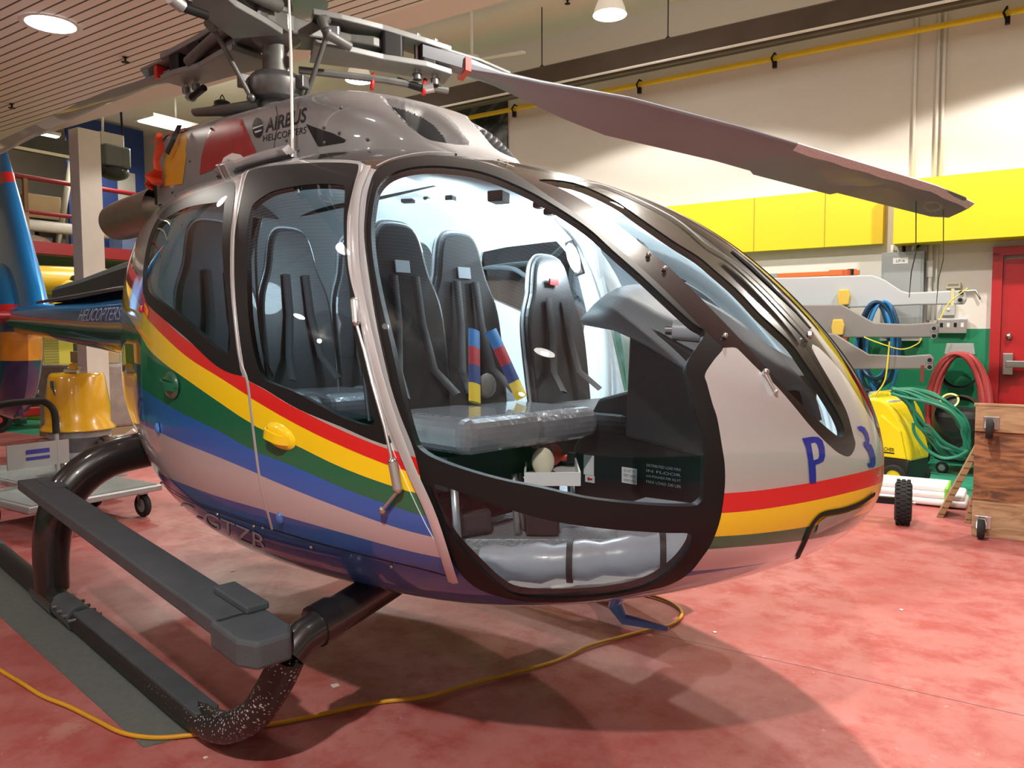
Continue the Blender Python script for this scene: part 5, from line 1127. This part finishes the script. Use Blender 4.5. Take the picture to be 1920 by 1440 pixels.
bn = rthing('parts_bundles', 'heap of plastic wrapped parts behind the red platform edge', 'heap', -11.85, 4.1, 3.22); o = MB().sphere((0, 0, 0), .22, mat('heap_brown', (.22, .13, .10), .4, var=.8, scale=14, bump=.8, bscale=20), 24, (.5, 2.2, .75)).build('wrapped_heap', bn)
pl = rthing('leaning_plank', 'pale plank leaning diagonally beside the grey column', 'plank', -11.82, 4.85, 3.1); MB().tube([(-.1, -.18, 0), (.0, .12, 1.75)], .06, mat('plank_pale', (.50, .48, .40), .6), 4).build('plank', pl)
# blue banner with numeral
bb_ = [ab_at(174, 250, -12.4), ab_at(290, 400, -12.4)]
bnr = rthing('blue_banner', 'tall dark blue wall panel carrying a grey numeral one', 'banner', -12.5, 6.05, 4.52); MB().box((0, 0, 0), (.06, 1.65, 2.85), mat('banner_blue', (.010, .035, .16), .6)).build('sheet', bnr)
P = ona(238, 366, -12.4); a_, b_, z_ = rab(P)
text_on('numeral', '1', lambda u, v: tuple(np.array([.034, b_-6.05-.16+.40*u, z_-4.52-.62+1.12*v])), mat('numeral_grey', (.36, .36, .34), .6), bnr, world=False, bold=True)
for k in range(2): MB().box((.06, .12+.30+.14*k, -.75), (.03, .035, .8), WHITE if k else GP).build('batten', bnr)
fe = rthing('hanging_machine', 'black and grey machine hanging on straps in front of the blue panel', 'machine', *rab(dep(212, 295, 12.0)))
MB().box((0, 0, 0), (.30, .42, .32), mat('mach_grey', (.10, .11, .11), .5, var=.4, scale=20)).build('body', fe, .03); MB().box((0, -.05, .24), (.2, .36, .20), mat('mach_white', (.48, .46, .43), .5)).build('top_box', fe, .01)
MB().sphere((0, 0, -.22), .22, mat('mach_black', (.015, .015, .015), .5, var=.6, bump=1, bscale=30), 18, (.8, 1.1, .6)).build('cable_bundle', fe)
for k in (-.15, .17): MB().tube([(0, k, .3), (0, k*.8, 1.15)], .02, BLKM if k > 0 else WHITE, 6).build('hanging_strap', fe)
du = rthing('dark_duct', 'dark dusty radiant duct hanging along the left end of the room', 'duct', -11.2, 4.1, 4.93); MB().prism([(-.18, -.14), (-.1, .14), (.1, .14), (.18, -.14)], lambda x, z, w: (x, -1.6+w, z), 3.0, mat('duct_dust', (.06, .055, .05), .8, var=.3)).build('duct_body', du); MB().box((.17, -.1, -.17), (.04, 3.0, .05), CREAM).build('lip', du)
# yellow aircraft body behind
yf = rthing('yellow_fuselage', 'long yellow tube shaped aircraft body behind the grey column', 'aircraft', -10.2, 4.3, 2.42)
YG = mat('aircraft_yellow', (.78, .52, .03), .35, coat=.6, var=.05)
yo = MB().tube(spl_pts([(0, -2.6, .02), (0, -1.4, .02), (0, 0, 0), (0, 1.6, 0), (0, 2.6, -.03)], 6), [.13+.012*i if i < 12 else .27 for i in range(25)], YG, 24).build('body_tube', yf)
for b_ in (-.35, .95): MB().cyl((.26, b_, .04), (.30, b_, .04), .055, BLKM).build('porthole', yf)
MB().prism([tuple(p) for p in spl_pts([(-.26, -.55), (-.20, -.25), (-.02, -.02), (.18, -.05), (.22, -.3), (.16, -.6)], 4)], lambda y, z, w: (.36+w, -.55+y, z), .06, YG).build('fin', yf, .02)
for b_ in (-1.2, 2.2): MB().box((0, b_, -1.3), (.3, .1, 2.2), GP).build('support_stand', yf)
# green curtain, yellow cabinet, grey cabinet
gc = rthing('green_curtain', 'green hanging curtain at the far left below the tail', 'curtain', -11.3, 3.1, 1.25)
V = []; n = 40
for i in range(n+1):
    y = -1.6+2.05*i/n; x = .05*math.sin(i*1.9); V += [(x, y, -1.2), (x, y, 1.15)]
o = MB().add(V, [(2*i, 2*i+2, 2*i+3, 2*i+1) for i in range(n)], mat('curtain_green', (.005, .22, .08), .5), True).build('cloth', gc); o.modifiers.new('s', 'SOLIDIFY').thickness = .01
MB().tube([(0, -1.7, 1.17), (0, .5, 1.17)], .02, STEEL, 8).build('curtain_rail', gc)
yc = rthing('yellow_cabinet', 'yellow cabinet with a long grille behind the yellow motor cover', 'cabinet', -10.9, 3.95, 0); MB().box((0, 0, .95), (.5, .62, 1.9), mat('cab_yellow', (.70, .56, .08), .5)).build('body', yc, .01); MB().box((.255, -.08, .95), (.01, .26, 1.1), mat('grille', (.32, .25, .05), .6)).build('grille', yc)
for k in range(22): MB().box((.262, -.08, .45+.048*k), (.006, .25, .012), mat('grille_slat', (.5, .40, .08), .5)).build('grille_slat', yc)
gc2 = rthing('grey_cabinet', 'light grey cabinet right of the yellow cabinet', 'cabinet', -10.9, 4.85, 0); MB().box((0, 0, .8), (.5, .75, 1.6), mat('cab_grey', (.42, .45, .46), .5)).box((.26, 0, .8), (.01, .70, 1.5), GP).build('body', gc2, .01)
rb_ = rthing('red_tool', 'small red box on top of the light grey cabinet', 'box', -10.85, 4.75, 1.72); MB().box((0, 0, 0), (.25, .32, .22), REDP).build('body', rb_, .04)
# crates of wrapped goods
wp = rthing('wrapped_pallet', 'pallet of goods in clear film beside the yellow covered motor', 'pallet', -7.6, 3.1, 0)
MB().box((0, 0, .10), (1.1, 1.3, .14), mat('pallet_wood', (.30, .2, .12), .7)).build('pallet', wp); MB().box((0, 0, .62), (1.1, 1.3, .90), mat('film_wrapped', (.30, .24, .23), .18, coat=.5, var=.4, scale=5, bump=.9, bscale=14)).build('wrapped_goods', wp, .04)
cb = rthing('open_carton', 'open cardboard carton on top of the film wrapped pallet', 'box', -7.6, 3.0, 1.09); MB().box((0, 0, .08), (.4, .5, .16), BXM).build('carton_body', cb); MB().box((0, .3, .2), (.4, .25, .006), BXM, M=Matrix.Rotation(.5, 3, 'X')).build('flap', cb)
# small engine cart
ec = rthing('engine_cart', 'low black engine cart with red centred wheels at the far left', 'cart', -9.6, 2.85, 0)
MB().box((0, 0, .48), (.6, 1.5, .08), BLKM).build('cart_top', ec, .02); MB().box((.0, .1, .28), (.4, 1.1, .16), REDP).build('cart_frame', ec, .03); MB().tube([(0, -.5, .52), (0, .5, .52)], .13, mat('engine_black', (.02, .02, .02), .4, var=.5), 12).build('engine', ec)
for y in (-.45, .45):
    w_ = wheel('wheel', ec, (.3, y, .2), .2, .06, rim=BLKM, ax=(1, 0, 0)); MB().cyl((.33, y, .2), (.345, y, .2), .05, mat('hub_red', (.6, .05, .05), .4)).build('hub_cap', ec)
# white hand tool on the floor behind the leg
wt = thing('white_hose_nozzle', 'white plastic nozzle on the floor beside the striped hull rear', 'nozzle', tuple(onz(232, 822, .03)), .4); MB().tube([(-.18, 0, 0), (.05, 0, .03), (.16, .04, .12)], [.04, .04, .03], WHITE, 10).cyl((.0, 0, .02), (.0, -.12, .02), .03, WHITE).build('nozzle_body', wt)
bs_ = rthing('blue_stand', 'blue steel stand at the left edge of the picture', 'stand', *rab(onz(-4, 900, 0))); bs_.location.z = 0
MB().box((-.02, -.02, .66), (.05, .05, 1.32), mat('stand_blue', (.05, .14, .35), .5)).box((-.02, -.02, .01), (.25, .25, .02), mat('stand_blue', (.05, .14, .35), .5)).build('post', bs_)

# ------------------------------------------------------------------ spare rotor blades on the far wall side
def spare(name, lb, b_, outline, mt, hole, loc_extra=None):
    P = [rab(onb(px, py, b_)) for px, py in outline]; a0 = P[0][0]; z0 = min(p[2] for p in P)
    t = rthing(name, lb, 'rotor blade', a0, b_, z0, group=None)
    MB().prism([(p[0]-a0, p[2]-z0) for p in P], lambda x, z, w: (x, -w, z), .055, mt).build('blade_body', t, .014, seg=3)
    for h in hole:
        a, b2, z = rab(onb(*h, b_)); MB().cyl((a-a0, -.06, z-z0), (a-a0, -.062, z-z0), .022, BLKM, 16).lathe([(.022, -.001), (.03, -.001), (.03, .003), (.022, .003)], STEEL, (a-a0, -.060, z-z0), 16, Matrix.Rotation(PI/2, 3, 'X')).build('bushing', t)
    return t, a0, z0
SB = mat('spare_blade_light', (.42, .46, .49), .45, coat=.3, var=.04, scale=2); SBD = mat('spare_blade_dark', (.20, .19, .185), .5, coat=.2, var=.08, scale=2)
B1 = spare('spare_rotor_blade', 'pale grey spare rotor blade, topmost of the three on the rack', 6.45, [(1180, 530), (1637, 516), (1660, 525), (1690, 545), (1704, 549), (1800, 545), (1811, 549), (1813, 562), (1808, 571), (1795, 571), (1720, 572), (1600, 577), (1180, 575)], SB, [(1803, 550), (1801, 563)])
B2 = spare('spare_rotor_blade', 'darker spare rotor blade, middle one on the rack', 6.15, [(1180, 590), (1470, 572), (1578, 571), (1592, 578), (1640, 605), (1700, 608), (1755, 604), (1761, 612), (1760, 628), (1750, 633), (1600, 633), (1180, 640)], SBD, [(1752, 616), (1752, 630)])
B3 = spare('spare_rotor_blade', 'dark spare rotor blade, lowest of the three on the rack', 5.85, [(1180, 650), (1480, 628), (1566, 625), (1585, 637), (1630, 664), (1700, 667), (1745, 664), (1752, 672), (1751, 686), (1742, 692), (1640, 692), (1500, 694), (1180, 700)], SBD, [(1744, 675), (1744, 688)])
for (t, a0, z0), (px, py, b_) in zip((B1, B2), ((1583, 558, 6.38), (1572, 614, 6.08))):
    a, b2, z = rab(onb(px, py, b_)); MB().prism([(-.055, -.09), (-.07, 0), (-.055, .09), (.045, .09), (.065, .02), (.05, -.085)], lambda x, zz, w: (a-a0+x, -w-.055, z-z0+zz), .05, mat('foam_yellow', (.62, .42, .07), .7)).build('foam_pad', t, .012)
MB().box((rab(onb(1786, 560, 6.4))[0]-B1[1], -.058, .09), (.03, .003, .18), mat('cream_band', (.6, .55, .3), .5)).build('marking_band', B1[0])
MB().box((rab(onb(1730, 678, 5.8))[0]-B3[1], -.058, .08), (.03, .003, .17), mat('band_dark_red', (.2, .02, .02), .5)).build('marking_band', B3[0])
# orange lifting bar and orange rack post
a, b2, z = rab(onb(1610, 510, 6.7)); lb_ = rthing('lifting_bar', 'orange steel bar lying above the pale spare blade', 'bar', a, 6.75, z)
ORG = mat('orange_paint', (.62, .14, .03), .45, var=.1)
MB().box((-1.3, 0, 0), (2.6, .06, .055), ORG).build('bar', lb_, .004); MB().box((-.18, 0, .005), (.30, .075, .07), ORG).build('end_socket', lb_, .004); MB().box((-.09, -.002, .005), (.07, .08, .072), BLKM).build('tape_band', lb_); MB().box((-.98, 0, 0), (.1, .065, .058), GP).build('grey_band', lb_)
rk = rthing('blade_rack', 'orange post rack carrying the spare rotor blades', 'rack', 1.98, 6.55, 0)
MB().tube([(0, 0, 0), (0, 0, 2.2)], .045, mat('rack_orange', (.50, .09, .03), .5), 12).box((0, 0, .01), (.5, .5, .02), ORG).build('post', rk); 
RKB = [(6.45, B1[2]), (6.15, B2[2]), (5.85, B3[2])]
for x_ in (0, -3.5):
    for bb1, z in RKB: MB().box((x_, (bb1-6.55)/2-.04, z-.03), (.05, 6.55-bb1+.12, .035), ORG).build('arm', rk)
MB().tube([(-3.5, 0, 0), (-3.5, 0, 2.2)], .045, ORG, 12).box((-3.5, 0, .01), (.5, .5, .02), ORG).build('post', rk)
# coiled hoses
def coil(name, lb, a, b_, z, n, rx, rz_, mt, r=.02, sag=.0, hook=None, seed=1, dy=.012):
    rnd = random.Random(seed); t = rthing(name, lb, 'hose', a, b_, z)
    for k in range(n):
        s = 1+rnd.uniform(-.16, .18); sx = 1+rnd.uniform(-.14, .14); ph = rnd.uniform(-.05, .05); P = []
        for q in range(36):
            w = 2*PI*q/36; zz = rz_*s*math.sin(w); P.append((rx*sx*math.cos(w)*(1+.12*math.sin(-w))+ph, -.02-dy*k+.03*math.sin(w*2+k), zz+rz_*(1-s)*1.0-(.04*sag*(1-math.sin(w)))))
        MB().tube(P, r, mt, 8, closed=True).build('hose_loop', t)
    return t
RH = mat('hose_red', (.48, .07, .075), .5, var=.1); BH = mat('hose_blue', (.02, .20, .50), .4, var=.1); BHD = mat('hose_navy', (.012, .045, .10), .4, var=.2); GH = mat('hose_green', (.008, .19, .115), .4, var=.15)
rh_ = coil('red_hose', 'coiled red hose hanging on the green wall beside the red door', *rab(onb(1797, 728, 6.98)), 15, .27, .40, RH, .021, 3, seed=4)
MB().prism([(-.15, -.05), (.15, -.05), (.13, .07), (-.13, .07)], lambda x, z, w: (x, w, z+.44), .12, mat('bracket_grey', (.36, .42, .42), .5)).build('wall_bracket', rh_); MB().lathe([(.17, -.1), (.19, -.1), (.19, .2), (.17, .2)], BLKM, (0, .1, .18), 28, Matrix.Rotation(PI/2, 3, 'X')).build('drum', rh_)
bh_ = coil('blue_hose', 'coiled blue hose hanging on the orange rack post', *rab(onb(1648, 650, 6.45)), 8, .17, .50, BH, .02, 0, seed=7)
for i, ch in enumerate(list(bh_.children)):
    if i % 2: ch.data.materials[0] = BHD
# yellow cords
cy = MB().tube(spl_pts([tuple(onb(*p, 6.2)) for p in [(1815, 540), (1795, 555), (1778, 570), (1762, 600)]][:4], 5), .007, mat('cord_bright', (.75, .65, .05), .4), 6).build('power_cord'); tag(cy, 'yellow cord plugged in at the outlets above the spare blades', 'cord')
cy = MB().tube(spl_pts([tuple(onb(*p, 5.9)) for p in [(1620, 632), (1645, 642), (1690, 655), (1720, 645), (1728, 634)]], 5), .007, mat('cord_bright', (.75, .65, .05), .4), 6).build('power_cord'); tag(cy, 'yellow cord looping between the middle and lowest spare blades', 'cord')
cy = MB().tube(spl_pts([tuple(onb(*p, 5.7)) for p in [(1668, 640), (1662, 700), (1655, 722), (1642, 740), (1636, 760)]], 5), .008, mat('cord_bright', (.75, .65, .05), .4), 6).build('power_cord'); tag(cy, 'yellow cord dropping from the blades to the pressure washer', 'cord')
# hanging straps from the rotor blade tip
STR = mat('strap_green', (.006, .05, .035), .6)
for (top, bot, lb) in [((1675, 383), (1666, 559), 'dark strap hanging from the rotor blade, the left one of two'), ((1749, 390), (1737, 570), 'dark green strap hanging from the rotor blade tip')]:
    rr = 4.83 if top[0] < 1700 else 5.12; az = R_(64.4); P = np.array([rr*math.cos(az), rr*math.sin(az), zint(AZ[0][1], rr)-.05])
    z1 = (onb(bot[0], bot[1], P@M_))[2]
    o = MB().tube([tuple(P), tuple(P+np.array([.01, 0, -.4])), (P[0]-.02, P[1], z1+.2), (P[0]-.03, P[1], z1)], [.034, .032, .030, .02], STR, 6, sy=.10, up=tuple(E_)).build('tie_strap'); tag(o, lb, 'strap')
# ------------------------------------------------------------------ pressure washers
KY = mat('washer_yellow', (.80, .66, .01), .35, coat=.5, var=.03); KB = mat('washer_black', (.014, .014, .014), .5, var=.2)
def washer(name, lb, a, b_, rz, s=1.0, txt=True):
    t = rthing(name, lb, 'pressure washer', a, b_, 0, rz); t.scale = (s, s, s)
    MB().prism([(-.30, .08), (.30, .08), (.32, .30), (-.30, .30)], lambda x, z, w: (x, -.20+w, z), .40, KB).build('lower_chassis', t, .02)
    pro = spl_pts([(-.30, .28), (-.32, .50), (-.26, .72), (-.10, .84), (.08, .82), (.22, .66), (.31, .42), (.33, .28)], 4)
    MB().prism([tuple(p) for p in pro], lambda x, z, w: (x, -.19+w, z), .38, KY).build('yellow_cover', t, .035, seg=3)
    MB().prism([(-.05, .30), (.30, .30), (.24, .56), (.05, .70), (-.02, .5)], lambda x, z, w: (x, -.215+w, z), .03, KY).build('side_panel', t, .01)
    MB().box((-.06, .0, .80), (.30, .30, .06), mat('washer_grey', (.45, .46, .44), .4)).build('top_tray', t, .015)
    MB().tube(spl_pts([(-.28, -.14, .60), (-.38, -.14, .72), (-.33, -.14, .84), (-.20, -.14, .84)], 5), .022, KB, 10).build('grab_handle', t)
    for x in (-.2, .2):
        for y in (-.22, .22):
            r = .12 if x > 0 else .07
            wheel('wheel', t, (x, y, r), r, .06, rim=KY)
    if txt:
        text_on('maker_lettering', 'KARCHER', lambda u, v: (.02+.17*u, -.217, .36+.035*v), BLKL, t, world=False, bold=True); MB().box((.105, -.2165, .345), (.17, .002, .012), BLKM).build('maker_bar', t)
    MB().cyl((-.14, -.195, .62), (-.14, -.19, .62), .03, BLKM).build('vent_plug', t)
    return t
P = rab(onz(1668, 905, 0)); washer('pressure_washer', 'yellow and black pressure washer nearest the nose of the helicopter', P[0]-.03, P[1]-.1, -.35, 1.0)
washer('pressure_washer', 'second yellow pressure washer behind under the green hose', P[0]-.10, P[1]+.95, -.2, 1.0, True)
rel = rthing('hose_reel_machine', 'black machine with a round yellow dial draped in green hose', 'machine', rab(onz(1790, 885, 0))[0]+.14, rab(onz(1790, 885, 0))[1], 0, -.3)
MB().box((0, 0, .40), (.62, .5, .55), KB).build('body', rel, .08, seg=3); MB().lathe([(.20, -.05), (.24, 0), (.20, .05)], KB, (-.05, -.26, .62), 28, Matrix.Rotation(PI/2-.5, 3, 'X')).build('reel_rim', rel)
MB().lathe([(0, .0), (.07, .0)], KB, (-.14, -.22, .76), 28, Matrix.Rotation(PI/2-.6, 3, 'X')).build('dial_face', rel); MB().lathe([(.075, -.01), (.09, .0), (.095, .012), (.075, .012)], mat('dial_yellow', (.75, .7, .2), .4), (-.14, -.22, .76), 28, Matrix.Rotation(PI/2-.6, 3, 'X')).build('dial_ring', rel)
for x in (-.2, .2): wheel('wheel', rel, (x, -.2, .06), .06, .04)
# green hose draped over
gh = thing('green_hose', 'tangled green hose draped over the washers', 'hose', tuple(room(P[0]+.35, P[1]-.25, .45)), RA)
rnd = random.Random(3)
G0 = P[0]+.35, P[1]-.25
def gpt(px, py, b_): a, b2, z = rab(onb(px, py, b_)); return (a-G0[0], b2-G0[1], z-.45)
for k in range(8):
    j = lambda s=5: rnd.uniform(-s, s)*1.8; bb0 = G0[1]-.05-.03*k
    path = [(1680+j(), 733+j(4)), (1700+j(), 728+j(3)+k*2), (1740+j(), 735+k*3), (1775+j(), 750+k*3), (1803+j(), 785+k*2), (1818-k*2, 820+j()), (1806+j(), 850+j()), (1775+j(), 848+j()-k*3), (1745+j(), 825+j()-k*3), (1722+j(), 790+j()), (1700+j(), 752+j(4))]
    MB().tube(spl_pts([gpt(x, y, bb0+rnd.uniform(-.02, .02)) for x, y in path], 5, True), .014, GH, 8, closed=True).build('hose_loop', gh)
MB().tube(spl_pts([gpt(x, y, G0[1]-.32) for x, y in [(1712, 793), (1715, 812), (1735, 840), (1765, 858), (1795, 856), (1815, 845)]], 5), .014, GH, 8).build('hose_loop', gh)
# towels, tow axle
a, b2, z = rab(onz(1700, 935, 0)); tw_ = rthing('folded_sheets', 'pile of folded white sheets with green ties on the floor', 'sheets', a+.02, b2-.05, 0)
for k, (dx, dy, w_, d_) in enumerate([(0, 0, 1.0, .42), (.02, .0, .92, .38), (-.05, .02, .8, .34)]):
    MB().box((dx, dy, .04+.055*k), (w_*.9, d_, .058), mat('sheet_white', (.80, .80, .82), .7, bump=.5, bscale=14)).build('sheet', tw_, .027, seg=4)
for dx in (-.3, .30): MB().box((dx, -.01, .09), (.03, .44, .17), mat('tie_green', (.25, .6, .08), .6)).build('green_tie', tw_, .01)
tb = rthing('tan_board', 'small tan board lying on the folded white sheets', 'board', a-.36, b2-.02, .185); MB().box((0, 0, 0), (.3, .2, .02), mat('board_tan', (.35, .28, .12), .5)).build('board', tb, .008)
P = rab(onz(1697, 984, 0)); ax_ = rthing('wheel_dolly', 'wheel dolly with a knobbly tyre and dark axle bar beside the nose', 'dolly', P[0]-.02, P[1]+.03, 0, .1)
q = Vector((0, 0, 1)).rotation_difference(Vector((1, 0, 0))).to_matrix()
MB().lathe([(.09, -.055), (.135, -.06), (.162, -.045), (.17, 0), (.162, .045), (.135, .06), (.09, .055), (.09, -.055)], TYR, (0, 0, .17), 40, q).build('tyre', ax_)
b = MB()
for i in range(30):
    w = 2*PI*i/30
    for k in range(3):
        x = -.036+.036*k; ww = w+(.1 if k == 1 else 0); b.box((x, .168*math.cos(ww), .17+.168*math.sin(ww)), (.026, .018, .014), TYR, M=Matrix.Rotation(ww-PI/2, 3, 'X'))
bo_ = b.build('tread_blocks', ax_); bo_['kind'] = 'stuff'
MB().lathe([(0, .045), (.03, .05), (.035, .03), (.09, .035), (.09, -.03), (0, -.03)], mat('rim_pink', (.55, .42, .42), .4, metal=.4), (0, 0, .17), 28, q).cyl((.05, 0, .17), (.085, 0, .17), .015, STEEL, 12).build('rim', ax_)
MB().box((-.75, .02, .17), (1.4, .05, .05), BLKM).build('axle_bar', ax_)
wheel('wheel', ax_, (-1.45, 0, .17), .17, .11, ax=(1, 0, 0))
# ------------------------------------------------------------------ plywood dollies leaning on edge
def woodmat(name, c1, c2):
    m, nt, out = new_mat(name); N = nt.nodes; L = nt.links
    b = N.new('ShaderNodeBsdfPrincipled'); L.new(b.outputs[0], out.inputs[0]); b.inputs['Roughness'].default_value = .6
    tc = N.new('ShaderNodeTexCoord'); mp = N.new('ShaderNodeMapping'); mp.inputs['Scale'].default_value = (1.5, 1.5, 7); L.new(tc.outputs['Object'], mp.inputs[0])
    n = N.new('ShaderNodeTexNoise'); n.inputs['Scale'].default_value = 3; n.inputs['Detail'].default_value = 8; n.inputs['Distortion'].default_value = 1.2; L.new(mp.outputs[0], n.inputs[0])
    r = N.new('ShaderNodeValToRGB'); r.color_ramp.elements[0].position = .35; r.color_ramp.elements[0].color = (*c1, 1); r.color_ramp.elements[1].position = .62; r.color_ramp.elements[1].color = (*c2, 1); L.new(n.outputs['Fac'], r.inputs[0]); L.new(r.outputs[0], b.inputs['Base Color']); return m
WD1 = woodmat('plywood_dark', (.10, .04, .02), (.36, .16, .07)); WD2 = woodmat('plywood_pale', (.28, .15, .07), (.46, .30, .17))
pd_ = rthing('plywood_dolly', 'plywood dolly with casters stood on edge at the right edge of the picture', 'dolly', 3.40, 3.38, 0)
MB().box((.55, 0, .52), (1.1, .02, .86), WD1).build('panel', pd_)
for (z, h) in ((.86, .19), (.135, .25)): MB().box((.55, -.022, z), (1.1, .026, h), WD2).build('batten', pd_, .003)
MB().box((.55, .0, .955), (1.12, .07, .018), WD2).build('top_edge', pd_)
for (x, z) in ((.10, .83), (.07, .11), (.98, .83), (.98, .11)):
    MB().box((x, -.037, z), (.10, .005, .09), STEEL).build('caster_plate', pd_, .002)
    w_ = wheel('caster_wheel', pd_, (x-.01, -.10, z-.035), .07, .045, rim=DSTEEL, ax=(1, 0, 0)); MB().tube(spl_pts([(x+.018, -.10, z-.035), (x+.018, -.06, z+.01), (x, -.045, z+.02), (x-.035, -.06, z+.01), (x-.035, -.10, z-.035)], 4), .008, STEEL, 8, sy=.6).build('caster_fork', pd_)
def wedge(lb, a, b_, h, lean, w_=.05, dp_=.45):
    t = rthing('ribbed_board', lb, 'board', a, b_, 0); f = lambda u, v, w: (u*1+v*lean, w, v)
    MB().prism([(0, 0), (w_, 0), (w_+.0, h), (0, h)], lambda x, z, w: (x+z*lean, w, z+.0), dp_, mat('board_tan_edge', (.33, .20, .10), .6, var=.2)).build('board', t, .004)
    n = int(h/.055)
    for k in range(n): MB().box((w_/2+(.03+k*.055)*lean, -.002, .03+k*.055), (w_*.8, .006, .006), mat('groove', (.14, .08, .04), .7)).build('edge_groove', t)
a, b2, z = rab(onz(1768, 972, 0)); wedge('ribbed wooden board leaning left of the plywood dolly, the outer one', a-.05, b2+.02, .78, .42, dp_=.30)
a, b2, z = rab(onz(1802, 978, 0)); wedge('ribbed wooden board leaning closest to the plywood dolly', a+.02, b2-.03, .45, .20, dp_=.28)

# ================================================================== light
w = bpy.data.worlds.new('world'); SC.world = w; w.use_nodes = True
w.node_tree.nodes['Background'].inputs[0].default_value = (.9, .85, .8, 1); w.node_tree.nodes['Background'].inputs[1].default_value = .0
def light(kind, loc, power, col=(1, .95, .88), size=.2, spot=None, blend=.3, rot=(0, 0, 0)):
    l = bpy.data.lights.new('light', kind); l.energy = power; l.color = col
    if kind == 'AREA': l.shape = 'DISK'; l.size = size
    else: l.shadow_soft_size = size
    if spot: l.spot_size = R_(spot); l.spot_blend = blend
    o = bpy.data.objects.new('light', l); COL.objects.link(o); o.location = Vector([float(c) for c in loc]); o.rotation_euler = rot; return o
WARM = (1, .93, .83)
for a, b2, p in [(-.33, 5.05, 420), (-4.28, 5.1, 480), (4.3, 5.05, 640), (-8.2, 5.1, 420), (1.5, 3.5, 420)]:
    light('SPOT', room(a, b2, 5.05), p, WARM, .08, 142, .12)
    light('POINT', room(a, b2, 5.0), 26, WARM, .18)
for a, b2, p in DOWN:
    if p > 200: light('SPOT', room(a, b2, 4.22), p*1.6, WARM, .06, 156, .3)
    else: light('AREA', room(a, b2, 4.23), p, WARM, .38)
for a, b2 in ((0, -5), (4, -7.5), (-4, -6.5)): light('POINT', room(a, b2, 4.0), 24, WARM, .10)  # added fill lights that brighten the slatted ceiling, no fixture belongs to them
light('AREA', room(-11.5, 5.5, 5.2), 60, (1, .93, .8), 1.0)
# cabin work light and unseen lights added under the cabin roof
light('POINT', (1.40, .10, 1.95), 70, (.70, .93, 1.0), .10)
light('POINT', tuple(ony(1078, 500, .58)), 14, (.8, .95, 1.0), .04)
light('POINT', (.45, .1, 1.98), 16, (.70, .93, 1.0), .10)
vs = SC.view_settings; vs.view_transform = 'Standard'; vs.look = 'None'; vs.gamma = 1.0; vs.exposure = -.15; vs.use_curve_mapping = False
SC.cycles.max_bounces = 7; SC.cycles.transparent_max_bounces = 12; SC.cycles.sample_clamp_indirect = 6; SC.cycles.use_denoising = True
